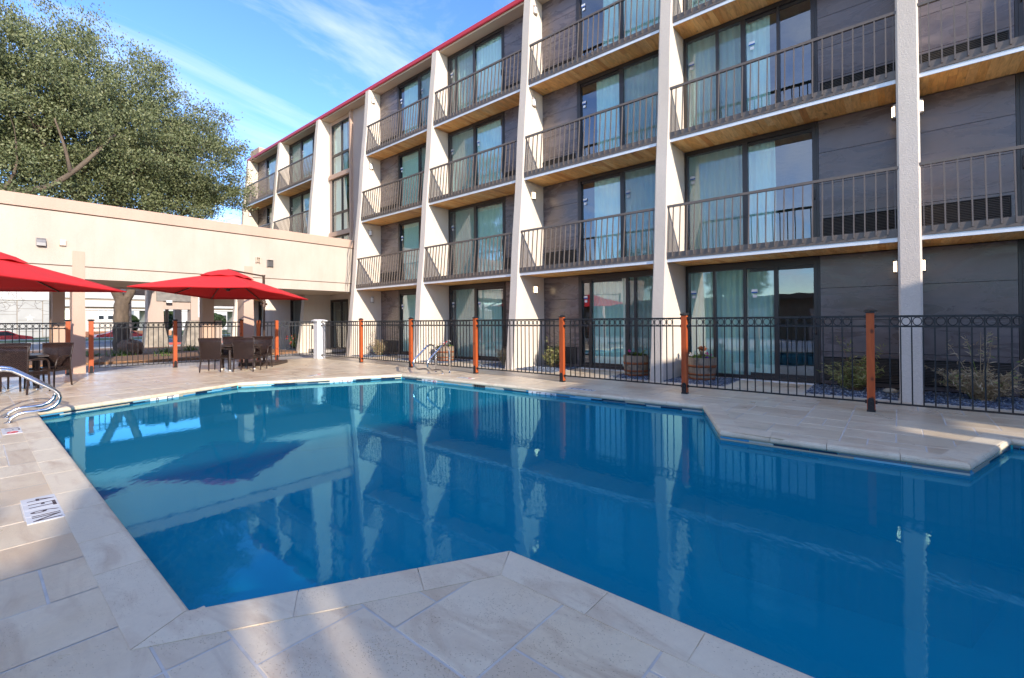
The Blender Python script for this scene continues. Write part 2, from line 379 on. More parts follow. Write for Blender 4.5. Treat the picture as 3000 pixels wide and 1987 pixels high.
# wicker
m, nt, out = new_mat('wicker')
tco = NN(nt, 'ShaderNodeTexCoord').outputs['Object']
sp3 = NN(nt, 'ShaderNodeSeparateXYZ', {0: tco}); uv = NN(nt, 'ShaderNodeCombineXYZ', {0: math_(nt, 'ADD', sp3.outputs[0], math_(nt, 'MULTIPLY', sp3.outputs[1], 0.9)), 1: math_(nt, 'ADD', sp3.outputs[2], math_(nt, 'MULTIPLY', sp3.outputs[1], 0.4)), 2: 0.0})
br = NN(nt, 'ShaderNodeTexBrick', {'Vector': uv.outputs[0], 'Scale': 1.0, 'Brick Width': 0.044, 'Row Height': 0.019, 'Mortar Size': 0.0032, 'Mortar Smooth': 0.1, 'Color1': (0.022, 0.012, 0.010, 1), 'Color2': (0.045, 0.024, 0.019, 1), 'Mortar': (0, 0, 0, 1)})
p = bsdf(nt, out, br.outputs[0], 0.36, 0, math_(nt, 'SUBTRACT', 1.0, br.outputs[1]), 0.006, 0.9)
tr = NN(nt, 'ShaderNodeBsdfTransparent'); mx = NN(nt, 'ShaderNodeMixShader', {0: math_(nt, 'MULTIPLY', mapr(nt, br.outputs[1], 0.7, 0.95), 0.35), 1: p.outputs[0], 2: tr.outputs[0]})
nt.links.new(mx.outputs[0], out.inputs[0])
simple('wicker_frame', (0.028, 0.016, 0.012), 0.4, 0, 0.25, 40, 90, 0.004)
# window glass: tinted, see-through and mirror-like by Fresnel
def glassy(name, tint, ior, gl=(0.9, 0.95, 1.0), bump=False):
    m, nt, out = new_mat(name)
    fr = NN(nt, 'ShaderNodeFresnel', {'IOR': ior})
    t = NN(nt, 'ShaderNodeBsdfTransparent', {0: (*tint, 1)}); g = NN(nt, 'ShaderNodeBsdfGlossy', {0: (*gl, 1), 1: 0.0})
    if bump:
        b = NN(nt, 'ShaderNodeBump', {'Height': noise(nt, pos(nt, (1, 1, 1)), 1.1, 2), 'Distance': 0.006, 'Strength': 0.4}); nt.links.new(b.outputs[0], g.inputs['Normal'])
    front = math_(nt, 'SUBTRACT', 1.0, NN(nt, 'ShaderNodeNewGeometry').outputs['Backfacing'])
    mx = NN(nt, 'ShaderNodeMixShader', {0: math_(nt, 'MULTIPLY', fr.outputs[0], front), 1: t.outputs[0], 2: g.outputs[0]}); nt.links.new(mx.outputs[0], out.inputs[0]); return m
glassy('glass', (0.82, 0.955, 0.98), 2.75, bump=True)
# pool water
m, nt, out = new_mat('water')
pw = pos(nt, (1, 1, 1), None, (0, 0, R(35)))
w1 = noise(nt, NN(nt, 'ShaderNodeMapping', {0: pw, 'Scale': (1, 2.2, 1)}).outputs[0], 2.6, 3, 0.5, 0.4); w2 = noise(nt, NN(nt, 'ShaderNodeMapping', {0: pw, 'Scale': (1, 1.8, 1)}).outputs[0], 11, 2, 0.5)
wm = mapr(nt, noise(nt, pw, 0.35, 2), 0.35, 0.65, 0.25, 1.0)
h = math_(nt, 'MULTIPLY', math_(nt, 'ADD', math_(nt, 'MULTIPLY', w1, 0.13), math_(nt, 'MULTIPLY', w2, 0.20)), wm)
b = NN(nt, 'ShaderNodeBump', {'Height': h, 'Distance': 0.0075, 'Strength': 0.5})
fr = NN(nt, 'ShaderNodeFresnel', {'IOR': 1.27, 'Normal': b.outputs[0]})
t0 = NN(nt, 'ShaderNodeBsdfTransparent', {0: (0.50, 0.88, 0.94, 1)}); body = NN(nt, 'ShaderNodeBsdfDiffuse', {0: (0.001, 0.245, 0.40, 1)})
t = NN(nt, 'ShaderNodeMixShader', {0: 0.55, 1: t0.outputs[0], 2: body.outputs[0]})
g = NN(nt, 'ShaderNodeBsdfGlossy', {0: (0.32, 0.80, 0.95, 1), 1: 0.015, 'Normal': b.outputs[0]})
mx = NN(nt, 'ShaderNodeMixShader', {0: fr.outputs[0], 1: t.outputs[0], 2: g.outputs[0]}); nt.links.new(mx.outputs[0], out.inputs[0])
m, nt, out = new_mat('screen_mesh')
mx = NN(nt, 'ShaderNodeMixShader', {0: 0.17, 1: NN(nt, 'ShaderNodeBsdfTransparent').outputs[0], 2: NN(nt, 'ShaderNodeBsdfDiffuse', {0: (0.16, 0.16, 0.155, 1)}).outputs[0]}); nt.links.new(mx.outputs[0], out.inputs[0])
# lamp lenses
for nm, e in (('lens_lit', 1.7), ('lens_off', 0.0)):
    m, nt, out = new_mat(nm); bsdf(nt, out, (0.82, 0.80, 0.76), 0.4, emis=(1.0, 0.72, 0.42), estr=e)
def fasten(o): return o

# ------------------------------------------------------------------ projection helper (only used to rank repeats by size in view)
def in_view(x, y, z=0.0, pad=0.06):
    d = Vector((x, y, z - CAM_H)); dd = d.dot(_look)
    if dd < 0.3: return None
    u = d.dot(_r1) / dd * (16.096 / 36) ; v = d.dot(_u1) / dd * (16.096 / 36) - 0.0207
    return d.length if abs(u) < 0.5 + pad and abs(v) < 0.331 + pad else None
def flat(polys, z):
    from mathutils.geometry import tessellate_polygon
    mb = MB(); pts = [Vector((x, y, 0)) for p in polys for x, y in p]
    tr = tessellate_polygon([[Vector((x, y, 0)) for x, y in p] for p in polys])
    fs = []
    for a, b, c in tr:
        n = (pts[b] - pts[a]).cross(pts[c] - pts[a]); fs.append((a, b, c) if n.z > 0 else (a, c, b))
    return mb.add([(p.x, p.y, z) for p in pts], fs)

# ------------------------------------------------------------------ pool outline
P = [(-10.2, .68), (-2.58, .68), (-1.77, 2.07), (0.62, 2.07), (1.3, .68), (6.5, .68), (6.5, 7.46), (0.95, 7.44), (0.50, 5.94), (-1.67, 5.87), (-2.36, 7.43), (-9.75, 7.15), (-11.38, 3.9)]
NP = len(P)
def edge(i):
    a = Vector(P[i % NP]); b = Vector(P[(i + 1) % NP]); d = (b - a).normalized(); return a, b, d, Vector((d.y, -d.x))
def corner(i, d):                    # vertex i of the outline moved outward by d
    _, _, d0, n0 = edge(i - 1); a, _, d1, n1 = edge(i)
    k = n0 + n1; return a + k * (d / (1 + n0.dot(n1)))
def outline(d): return [tuple(corner(i, d)) for i in range(NP)]
def in_pool(x, y):
    c = False
    for i in range(NP):
        (x1, y1), (x2, y2) = P[i], P[(i + 1) % NP]
        if (y1 > y) != (y2 > y) and x < (x2 - x1) * (y - y1) / (y2 - y1) + x1: c = not c
    return c
WZ = -0.108
# ground and deck bed
DX0, DX1, DY0, DY1 = -17.3, 8.0, -8.0, 11.35
g = MB()
for x0, x1, y0, y1 in ((-400, DX0, -400, 400), (DX1, 400, -400, 400), (DX0, DX1, -400, DY0), (DX0, DX1, DY1, 400)):
    g.add([(x0, y0, -.06), (x1, y0, -.06), (x1, y1, -.06), (x0, y1, -.06)], [(0, 1, 2, 3)])
g.build('ground', M['concrete'], kind='structure')
deck = flat([[(DX0, DY0), (DX1, DY0), (DX1, DY1), (DX0, DY1)], outline(.06)], -.002).build('pool_deck', M['grout'], kind='structure')
# basin
bs = MB(); o1 = outline(.015)
bs.add([(x, y, -.068) for x, y in o1] + [(x, y, -1.7) for x, y in o1], [(i, (i + 1) % NP, NP + (i + 1) % NP, NP + i) for i in range(NP)])
fl = flat([o1], -1.7); bs.add(fl.v, fl.f)
top = outline(.10); bs.add([(x, y, -.068) for x, y in o1] + [(x, y, -.068) for x, y in top], [(i, (i + 1) % NP, NP + (i + 1) % NP, NP + i) for i in range(NP)])
basin = bs.build('pool_basin', M['plaster_blue'], kind='structure')
flat([outline(.013)], WZ).build('pool_water', M['water'], kind='structure')
# coping
cop = bpy.data.objects.new('pool_coping', None); COL.objects.link(cop); cop['kind'] = 'structure'
prof = [(.05, -.066), (.016, -.066), (.003, -.052), (0, -.036), (.004, -.018), (.016, -.003), (.036, .003), (.25, .003), (.25, -.066)]
for i in range(NP):
    a, b, d, n = edge(i); L = (b - a).length
    k = max(1, round(L / .62)); ts = [0] + sorted((j + random.uniform(-.16, .16)) / k for j in range(1, k)) + [1]
    for j in range(k):
        mb = MB(); ring = []
        for e, t in ((0, ts[j]), (1, ts[j + 1])):
            for dd, z in prof:
                if t == 0: q = corner(i, dd) + d * .0025
                elif t == 1: q = corner(i + 1, dd) - d * .0025
                else: q = a + d * (t * L + (.0025 if e == 0 else -.0025)) + n * dd
                ring.append((q.x, q.y, z))
        m_ = len(prof)
        mb.add(ring, [(q, (q + 1) % m_, m_ + (q + 1) % m_, m_ + q) for q in range(m_)] + [tuple(range(m_ - 1, -1, -1)), tuple(range(m_, 2 * m_))])
        mid = a + d * ((ts[j] + ts[j + 1]) / 2 * L)
        o = mb.build('coping_stone', M['coping'], cop, at=(mid.x, mid.y, 0))
# waterline tiles, three courses of long glass strips
low = MB(); ntile = 0
for i in range(NP):
    a, b, d, n = edge(i); L = (b - a).length
    for row in range(5):
        t = -random.uniform(0, .2)
        while t < L:
            w = random.choice((.25, .35, .45, .55)); t0 = max(t, .006); t1 = min(t + w, L - .006); t += w
            if t1 - t0 < .03: continue
            z1 = -.0685 - row * .0215; z0 = z1 - .020
            pts = [a + d * (t0 + .002) + n * .0145, a + d * (t1 - .002) + n * .0145, a + d * (t1 - .002) + n * .0075, a + d * (t0 + .002) + n * .0075]
            mb = low if row > 1 else MB()
            mb.prism([(q.x, q.y) for q in pts][::-1], z0, z1)
            if row < 2 and ntile < 299:
                ntile += 1; c_ = (pts[0] + pts[1]) / 2; mb.build('waterline_tile', M['pool_tile'], basin, at=(c_.x, c_.y, (z0 + z1) / 2))
            elif mb is not low: low.add(mb.v, mb.f)
low.build('waterline_tile', M['pool_tile'], basin, kind='stuff')
# pavers: random ashlar on a 0.24 m module
U = .24; PX, PY = -1.47, 1.45
BAYX = {b: (0.31 - 4.26 * (5 - b), 0.31 - 4.26 * (4 - b) - .30) for b in range(-2, 7)}   # clear width of each bay
def door_left(b): return b in (4, 2, -1, 6)
GY0, GY1 = 9.78, 11.23
pads = {}
for b in range(1, 7):
    x0, x1 = BAYX[b]; pads[b] = (x0 + 1.27, x0 + 2.62) if door_left(b) else (x1 - 2.62, x1 - 1.06)
def deck_ok(x, y):
    if not (-17.25 < x < 3.6 and -1.9 < y): return False
    if y < GY0: return not in_pool(x, y)
    if y < GY1: return any(p0 < x < p1 for p0, p1 in pads.values())
    return False
i0, i1 = int((-17.3 - PX) / U) - 1, int((3.7 - PX) / U) + 1; j0, j1 = int((-2 - PY) / U) - 1, int((GY1 - PY) / U) + 1
sub = {}
for i in range(i0 * 2, i1 * 2):
    for j in range(j0 * 2, j1 * 2):
        x, y = PX + i * U / 2, PY + j * U / 2; e = .004
        sub[i, j] = all(deck_ok(x + ax * U / 2 + (e if ax == 0 else -e), y + ay * U / 2 + (e if ay == 0 else -e)) for ax in (0, 1) for ay in (0, 1))
free = {(i, j) for i in range(i0, i1) for j in range(j0, j1) if any(sub[2 * i + a_, 2 * j + b_] for a_ in (0, 1) for b_ in (0, 1))}
prr = random.Random(5); tiles = []
for i in range(i0, i1):
    for j in range(j0, j1):
        if (i, j) not in free: continue
        opts = [(2, 3), (3, 2), (2, 2), (2, 2), (1, 2), (2, 1), (3, 2), (2, 3)]; prr.shuffle(opts); opts += [(2, 1), (1, 2), (1, 1)]
        for w, h in opts:
            cs = [(i + a_, j + b_) for a_ in range(w) for b_ in range(h)]
            if all(c_ in free for c_ in cs): break
        free -= set(cs)
        full = all(sub[2 * a_ + p_, 2 * b_ + q_] for a_, b_ in cs for p_ in (0, 1) for q_ in (0, 1))
        cx, cy = PX + (i + w / 2) * U, PY + (j + h / 2) * U; ds = in_view(cx, cy)
        tiles.append((w * h / (ds * ds * ds) if ds else -1, i, j, w, h, full, cs, cx, cy))
tiles.sort(key=lambda t: -t[0]); pm = {}; rest = MB(); J = .0045
for n_, (s_, i, j, w, h, full, cs, cx, cy) in enumerate(tiles):
    dz = random.uniform(-.0012, .0012); one = n_ < 299 and s_ > 0
    if full:
        if one:
            if (w, h) not in pm: pm[w, h] = MB().cbox(-w * U / 2 + J, w * U / 2 - J, -h * U / 2 + J, h * U / 2 - J, -.03, 0, .0035).mesh('paver', M['travertine'])
            inst('paver', pm[w, h], deck, (cx, cy, dz), (random.uniform(-.0012, .0012), random.uniform(-.0012, .0012), 0))
        else: rest.cbox(cx - w * U / 2 + J, cx + w * U / 2 - J, cy - h * U / 2 + J, cy + h * U / 2 - J, -.03, dz, .0035)
    else:
        mb = MB() if one else rest; ix = {}
        def vid(a_, b_, z):
            k = (a_, b_, z)
            if k not in ix: ix[k] = len(ix)
            return ix[k]
        fs = []
        x_lo, x_hi, y_lo, y_hi = i * 2, (i + w) * 2, j * 2, (j + h) * 2
        for a_, b_ in cs:
            for p_ in (0, 1):
                for q_ in (0, 1):
                    u_, v_ = 2 * a_ + p_, 2 * b_ + q_
                    if sub[u_, v_]: fs.append((vid(u_, v_, 0), vid(u_ + 1, v_, 0), vid(u_ + 1, v_ + 1, 0), vid(u_, v_ + 1, 0)))
        vs = [None] * len(ix)
        for (u_, v_, z), k in ix.items():
            x = PX + u_ * U / 2 + (J if u_ == x_lo else -J if u_ == x_hi else 0); y = PY + v_ * U / 2 + (J if v_ == y_lo else -J if v_ == y_hi else 0)
            vs[k] = (x, y, dz)
        mb.add(vs, fs)
        if one: mb.build('paver', M['travertine'], deck, at=(cx, cy, 0))
rest.build('paver', M['travertine'], deck, kind='stuff')
# gravel strips along the hotel wall
gb = MB(); rects = []
for b in range(1, 7):
    x0, x1 = BAYX[b]; p0, p1 = pads[b]
    rects += [(x0 - .30, p0 - .01), (p1 + .01, x1)]
for x0, x1 in rects: gb.box(x0, x1, GY0 + .0, GY1 + .02, -.03, -.004)
gravel = gb.build('gravel_bed', M['soil'], kind='structure')
cen = []
for x0, x1 in rects:
    k = int((x1 - x0) * 1.43 * (1150 if x1 > -9 else 700)); c_ = np.stack([rng.uniform(x0 + .02, x1 - .02, k), rng.uniform(GY0 + .025, GY1 - .02, k), rng.uniform(0, .018, k)], 1); cen.append(c_)
cen = np.concatenate(cen)
def chips(cen, s0, s1, flatness):
    n = len(cen); base = np.array([(1, 0, 0), (0, 1, 0), (-1, 0, 0), (0, -1, 0), (.2, .1, 1), (0, 0, -1)], float)
    f = np.array([(0, 1, 4), (1, 2, 4), (2, 3, 4), (3, 0, 4), (1, 0, 5), (2, 1, 5), (3, 2, 5), (0, 3, 5)])
    sc = rng.uniform(s0, s1, (n, 3)) * np.array([1, .7, flatness]); v = base[None] * sc[:, None] * rng.uniform(.75, 1.2, (n, 6, 1))
    a = rng.uniform(0, 6.28, n); t = rng.normal(0, .35, n)
    y, z = v[..., 1] * np.cos(t)[:, None] - v[..., 2] * np.sin(t)[:, None], v[..., 1] * np.sin(t)[:, None] + v[..., 2] * np.cos(t)[:, None]
    x = v[..., 0]; v = np.stack([x * np.cos(a)[:, None] - y * np.sin(a)[:, None], x * np.sin(a)[:, None] + y * np.cos(a)[:, None], z], -1) + cen[:, None]
    return v.reshape(-1, 3), (f[None] + (np.arange(n) * 6)[:, None, None]).reshape(-1, 3)
V, F = chips(cen, .018, .036, .45)
npmesh('gravel', V, F, M['pebble'], gravel, kind='stuff')
tag(MB().lathe([(.0, .0), (.09, .015), (.115, .05), (.07, .085), (.0, .095)], 9, (-.12, 10.66), False).build('field_stone', M['stone_wall'], smooth=True), 'small pale stone on the blue gravel left of the near pier', 'stone')

# ------------------------------------------------------------------ lettering
def text_mesh(s, size, mat, sx=1.0, name='lettering'):
    cu = bpy.data.curves.new(name, 'FONT'); cu.body = s; cu.size = size; cu.align_x = 'CENTER'; cu.align_y = 'CENTER'; cu.extrude = .0006; cu.resolution_u = 3
    o = bpy.data.objects.new(name, cu); COL.objects.link(o); dg = bpy.context.evaluated_depsgraph_get(); dg.update()
    me = bpy.data.meshes.new_from_object(o.evaluated_get(dg)); COL.objects.unlink(o); bpy.data.objects.remove(o)
    me.transform(Matrix.Diagonal((sx, 1, 1, 1))); me.materials.clear(); me.materials.append(mat); return me
def no_dive(parent, c, r, rot):
    mb = MB(); pts = [(r * math.cos(a), r * math.sin(a), 0) for a in np.linspace(0, 2 * math.pi, 17)[:-1]]
    mb.tube(pts, r * .13, 4, True); mb.bar((-r * .7, r * .7, 0), (r * .7, -r * .7, 0), r * .2, .002)
    o = inst('no_diving_ring', mb.mesh('no_diving_ring', M['ink_red']), parent, c, rot)
    mb = MB(); mb.bar((-r * .5, -r * .1, 0), (r * .3, r * .28, 0), r * .22, .002); mb.bar((r * .3, r * .28, 0), (r * .55, -r * .25, 0), r * .12, .002)
    inst('diver_figure', mb.mesh('diver_figure', M['ink']), parent, c, rot)
def marker(words, cx, cy, w, h, label, rz=0.0, dive=False, n=4):
    t = thing('depth_marker', label, 'depth marker', (cx, cy, .0), 'white depth marker tiles set in the deck')
    mb = MB(); s_ = w / n
    ca, sa = math.cos(rz), math.sin(rz)
    for k in range(n):
        x0 = -w / 2 + k * s_
        m_ = MB().cbox(x0 + .0015, x0 + s_ - .0015, -h / 2, h / 2, -.002, .0042, .0012).mesh('tile', M['tile_white'])
        inst('tile', m_, t, (cx, cy, 0), (0, 0, rz))
    for s, off, sz, sx in words:
        inst('lettering', text_mesh(s, sz, M['ink'], sx), t, (cx + ca * off, cy + sa * off, .0046), (0, 0, rz))
    if dive: no_dive(t, (cx + ca * dive, cy + sa * dive, .005), h * .27, (0, 0, rz))
    return t
marker([('4', -.245, .21, .62), ('FT', -.085, .21, .62), ('6', .085, .21, .62), ('IN', .235, .21, .72)], -4.815, .345, .66, .185, 'white 4 FT 6 IN depth tile in the near left deck')
marker([('8', -.19, .19, .62), ('FT', -.05, .19, .62)], -8.62, .35, .50, .17, 'white 8 FT depth tile with red no diving ring beside the steel grab rails', 0, .16, 3)
marker([('8', -.19, .15, .8), ('FT', -.05, .15, .8)], -7.9, 7.62, .48, .15, 'white 8 FT tile in the far deck right of the grab rails', 0, .16, 3)
marker([('4', -.22, .15, .8), ('FT', -.07, .15, .8), ('6', .07, .15, .8), ('IN', .21, .15, .8)], -4.75, 7.72, .60, .15, 'white 4 FT 6 IN tile in the far deck beside the fence')
marker([('8', -.19, .15, .8), ('FT', -.05, .15, .8)], -11.4, 5.7, .48, .15, 'white 8 FT tile in the deck in front of the red parasol', R(117), .16, 3)
def wall_marker(words, i, t, w, label, dive=None):
    a, b, d, n = edge(i); c_ = a + d * t + n * .010
    rz = math.atan2(-d.y, -d.x)                         # reads correctly from inside the pool
    o = thing('depth_marker', label, 'depth marker', (c_.x, c_.y, -.125), 'white depth marker tiles set in the waterline')
    inst('tile', MB().box(-w / 2, w / 2, -.006, .004, -.066, .066).mesh('tile', M['tile_white']), o, (c_.x, c_.y, -.125), (0, 0, rz))
    for s, off, sz, sx in words:
        q = c_ - d * off; q = q - n * .0068
        inst('lettering', text_mesh(s, sz, M['ink'], sx), o, (q.x, q.y, -.122), (R(90), 0, rz))
    if dive is not None:
        q = c_ - d * dive - n * .0068; no_dive(o, (q.x, q.y, -.122), .05, (R(90), 0, rz))
wall_marker([('8', -.14, .15, .8), ('FT', .10, .15, .9)], 12, 1.55, .52, 'white depth tile on the pool wall below the left table set')
wall_marker([('8', -.17, .13, .8), ('FT', 0, .13, .9)], 11, 1.45, .52, 'white depth tile on the far pool wall below the parasol table', .18)
wall_marker([('8', -.17, .13, .8), ('FT', 0, .13, .9)], 10, 6.35, .54, 'white depth tile with red ring on the pool wall under the far grab rails', .18)
wall_marker([('4', -.24, .13, .8), ('FT', -.08, .13, .9), ('6', .09, .13, .8), ('IN', .24, .13, .8)], 10, 3.05, .66, 'white 4 FT 6 IN tile on the pool wall right of the skimmer')
a, b, d, n = edge(10); c_ = a + d * 4.72 + n * .008; rz = math.atan2(-d.y, -d.x)
sk = thing('skimmer', 'black slotted skimmer opening in the far pool wall', 'skimmer', (c_.x, c_.y, -.10))
inst('opening', MB().box(-.17, .17, -.004, .004, -.075, .04).mesh('opening', M['black_gap']), sk, c_, (0, 0, rz)).location.z = 0
for k in range(6): inst('slat', MB().box(-.004, .004, -.012, -.005, -.07, .036).mesh('slat', M['grille']), sk, (c_.x + d.x * (-.14 + .056 * k), c_.y + d.y * (-.14 + .056 * k), -.10), (0, 0, rz))

# ------------------------------------------------------------------ hotel
WY = 11.26; SOF = {0: -.10, 1: 2.65, 2: 5.42, 3: 8.20, 4: 10.99}; TH = .15
def fz(k): return .03 if k == 0 else SOF[k] + TH
def pier_y(z): return 9.785 + .0868 * z
hotel = thing('hotel_building', 'four storey beige hotel with slanted piers, balconies and a red roof edge', 'building', (-8, WY, 0))
PIER_X = [0.31 - 4.26 * (5 - i) for i in range(-2, 8)]
for xr in PIER_X:
    mb = MB(); zt = 11.02
    zs = np.linspace(-.05, zt, 15); ys = [pier_y(max(0, z)) - (.045 if z < .0 else 0) + .014 * math.sin(z * 1.9 + xr) for z in zs]
    c_ = .028
    vs = []; fs = []
    for y, z in zip(ys, zs): vs += [(xr - .30, WY + .25, z), (xr - .30, y + c_, z), (xr - .30 + c_, y, z), (xr - c_, y, z), (xr, y + c_, z), (xr, WY + .25, z)]
    for k in range(len(zs) - 1):
        for q in range(5): fs.append((k * 6 + q, k * 6 + q + 1, k * 6 + 7 + q, k * 6 + 6 + q))
    n_ = (len(zs) - 1) * 6; fs.append(tuple(n_ + q for q in range(6)))
    mb.add(vs, fs)
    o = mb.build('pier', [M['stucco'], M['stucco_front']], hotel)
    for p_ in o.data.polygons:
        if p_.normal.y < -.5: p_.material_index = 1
# shell: back, roof, left end wall
sh = MB(); sh.box(-29.81, 9.5, 24, 24.2, -.05, 11.05); sh.box(-29.81, -29.5, 10.95, 24, -.05, 11.0); sh.box(9.3, 9.5, WY + .1, 24, -.05, 11.05)
sh.build('wall', M['stucco'], hotel)
rf = MB(); rf.box(-29.9, 9.6, 10.86, 24.3, 10.99, 11.062); rf.build('roof_edge', M['soffit_beige'], hotel)
rc = MB(); rc.box(-29.95, 9.65, 10.80, 24.4, 11.062, 11.075); rc.box(-29.95, 9.65, 10.80, 10.85, 11.050, 11.20); rc.box(-29.95, -29.9, 10.85, 24.4, 11.05, 11.20); rc.build('roof_cap', M['red_cap'], hotel)
MB().box(-29.9, -28.7, 11.0, 12.6, 11.08, 11.72).build('roof_block', M['stucco_pink'], hotel)
# interiors: room cells behind every bay
rm = MB()
for b in range(-2, 7):
    x0, x1 = BAYX[b]
    for k in range(4):
        z0, z1 = fz(k) - .02, SOF[k + 1] - .015; y0, y1 = WY + .16, WY + 4.2
        rm.add([(x0 - .1, y0, z0), (x1 + .1, y0, z0), (x1 + .1, y1, z0), (x0 - .1, y1, z0), (x0 - .1, y0, z1), (x1 + .1, y0, z1), (x1 + .1, y1, z1), (x0 - .1, y1, z1)],
               [(0, 1, 2, 3), (7, 6, 5, 4), (2, 3, 7, 6), (3, 0, 4, 7), (1, 2, 6, 5)])
rm.build('room_interior', M['room'], hotel)
# parts shared by every bay
nbal = 0; nplank = 0; bal_rest = MB(); plank_rest = MB()
def slab(b, k):
    global nplank
    x0, x1 = BAYX[b]; s = SOF[k]; y0 = pier_y(s) + .075
    o = MB().box(x0, x1, y0 + .012, WY + .16, s + .012, s + TH).build('balcony_floor', M['stucco_brown'], hotel, at=((x0 + x1) / 2, y0, s))
    MB().box(x0 + .002, x1 - .002, y0 - .006, y0 + .011, s - .014, s + .058).build('flashing', M['flashing'], o, at=wl(o))
    x = x0 + .004
    while x < x1 - .02:
        w = random.uniform(.105, .135); xe = min(x + w, x1 - .004)
        cuts = [y0 + .013, WY - .004] if random.random() < .45 else [y0 + .013, y0 + random.uniform(.25, .85), WY - .004]
        for q in range(len(cuts) - 1):
            one = nplank < 298 and b in (2, 3, 4, 5) and k > 0
            mb = MB() if one else plank_rest; z = s + random.uniform(-.0025, .001)
            mb.box(x + .0012, xe - .0012, cuts[q] + .001, cuts[q + 1] - .001, z, s + .0115)
            if one: nplank += 1; mb.build('plank', M['plank'], o, at=((x + xe) / 2, cuts[q], s))
        x = xe
BAL = {}
def railing(b, k):
    global nbal
    x0, x1 = BAYX[b]; s = SOF[k]; zb, zt = s + .075, s + 1.25
    yb = pier_y(s) + .055; yt = yb + .105
    mb = MB(); mb.box(x0 + .005, x1 - .005, yb - .004, yb + .012, s + .06, s + .205)
    mb.bar((x0 - .02, yt - .005, zt), (x1 + .02, yt - .005, zt), .055, .050)
    for xs in (x0 + .03, x1 - .03): mb.bar((xs, yb, s + .2), (xs, yt, zt - .02), .012, .012, (0, 1, 0))
    o = mb.build('balcony_railing', M['rail_metal'], hotel, at=((x0 + x1) / 2, yb, s + .2))
    N = 25; p0, p1 = Vector((0, -.016, -.085)), Vector((0, yt - yb - .012, zt - s - .215))
    if 'm' not in BAL:
        BAL['m'] = MB().bar(p0, p1, .018, .030, (0, 1, 0)).mesh('baluster', M['rail_metal'])
    for q in range(N):
        x = x0 + .13 + (x1 - x0 - .26) * q / (N - 1)
        if b in (2, 3, 4, 5) and nbal < 300: nbal += 1; inst('baluster', BAL['m'], o, (x, yb, s + .2), (0, 0, 0))
        else:
            w = Vector((x, yb, s + .2)); bal_rest.bar(w + p0, w + p1, .018, .030, (0, 1, 0))
def curtain(parent, x0, x1, z0, z1, y):
    n = max(6, int((x1 - x0) / .022)); xs = np.linspace(x0, x1, n); ph = random.uniform(0, 6); ps = random.uniform(.115, .15)
    vs = []
    for z, am in ((z0, 1.25), ((z0 + z1) / 2, 1.1), (z1, .75)):
        for i, x in enumerate(xs):
            wv = .026 * am * math.sin(2 * math.pi * x / ps + ph + .5 * math.sin(x * 3)) + .009 * math.sin(x * 23 + z)
            vs.append((x + .008 * math.sin(z * 1.3 + x * 5), y + wv, z))
    fs = [(r * n + i, r * n + i + 1, (r + 1) * n + i + 1, (r + 1) * n + i) for r in range(2) for i in range(n - 1)]
    return MB().add(vs, fs).build('curtain', M['curtain'], parent, True)
def sticker(parent, x, z, y):
    MB().box(x, x + .12, y, y + .002, z, z + .085).build('sticker', M['sticker_white'], parent)
    MB().box(x + .001, x + .119, y - .0025, y, z + .001, z + .030).build('sticker', M['sticker_blue'], parent)
    MB().box(x + .025, x + .105, y, y + .002, z - .10, z - .035).build('sticker', M['sticker_white'], parent)
def sliding_door(b, k, x0, x1, posts=None, cur=None, left=True):
    z0, z1 = fz(k), SOF[k + 1] - .014
    o = MB()
    zt = z1 - (.10 if k else .16)
    o.box(x0, x0 + .065, WY - .03, WY + .11, z0, z1); o.box(x1 - .065, x1, WY - .03, WY + .11, z0, z1)
    o.box(x0 + .0655, x1 - .0655, WY - .028, WY + .11, zt, z1 - .001); o.box(x0 + .0655, x1 - .0655, WY - .028, WY + .11, z0, z0 + .07)
    xm = (x0 + x1) / 2
    ps = posts or [(xm - .055, xm + .055)]
    for a, c in ps: o.box(a, c, WY - .022, WY + .06, z0 + .0705, zt - .001)
    # sash rails of the sliding leaf
    lo, hi = (xm, x1) if left else (x0, xm)
    o.box(lo + .066, hi - .066, WY + .012, WY + .05, zt - .07, zt - .0015); o.box(lo + .066, hi - .066, WY + .012, WY + .05, z0 + .071, z0 + .135)
    o = o.build('sliding_door', M['bronze'], hotel, at=(xm, WY, z0))
    for q, (a, c) in enumerate(((x0 + .066, xm - .03), (xm + .03, x1 - .066))):
        yy = WY + (.045 if q == 0 else .028)
        MB().box(a, c, yy, yy + .006, z0 + .07, zt).build('glass_pane', M['glass'], o, at=wl(o))
    if (b, k) not in ((4, 0), (3, 3)):
        a, c = (x0 + .066, xm - .056) if left else (xm + .056, x1 - .066)
        MB().box(a, c, WY - .010, WY - .007, z0 + .075, zt - .005).build('insect_screen', M['screen_mesh'], o, at=wl(o))
    for a, c in (cur or [(x0 + .05, x1 - .05)]): curtain(o, a, c, z0 + .05, z1 - .05, WY + .105)
    # pull handle
    hx = (x1 - .03) if left else (x0 + .03); hz = z0 + 1.0
    MB().tube([(hx, WY - .03, hz), (hx, WY - .085, hz + .02), (hx, WY - .085, hz + .20), (hx, WY - .03, hz + .22)], .010, 6).build('handle', M['bronze'], o, at=wl(o))
    sticker(o, x0 + .11, z0 + 1.93, WY + .020)
    if (b + k) % 2 == 0: sticker(o, xm + .10, z0 + 1.90, WY + .010)
    if k == 0: MB().box(x0 + .02, x1 - .02, WY - .16, WY - .031, z0 - .06, z0 - .012).build('door_sill', M['flashing'], hotel)
    return o
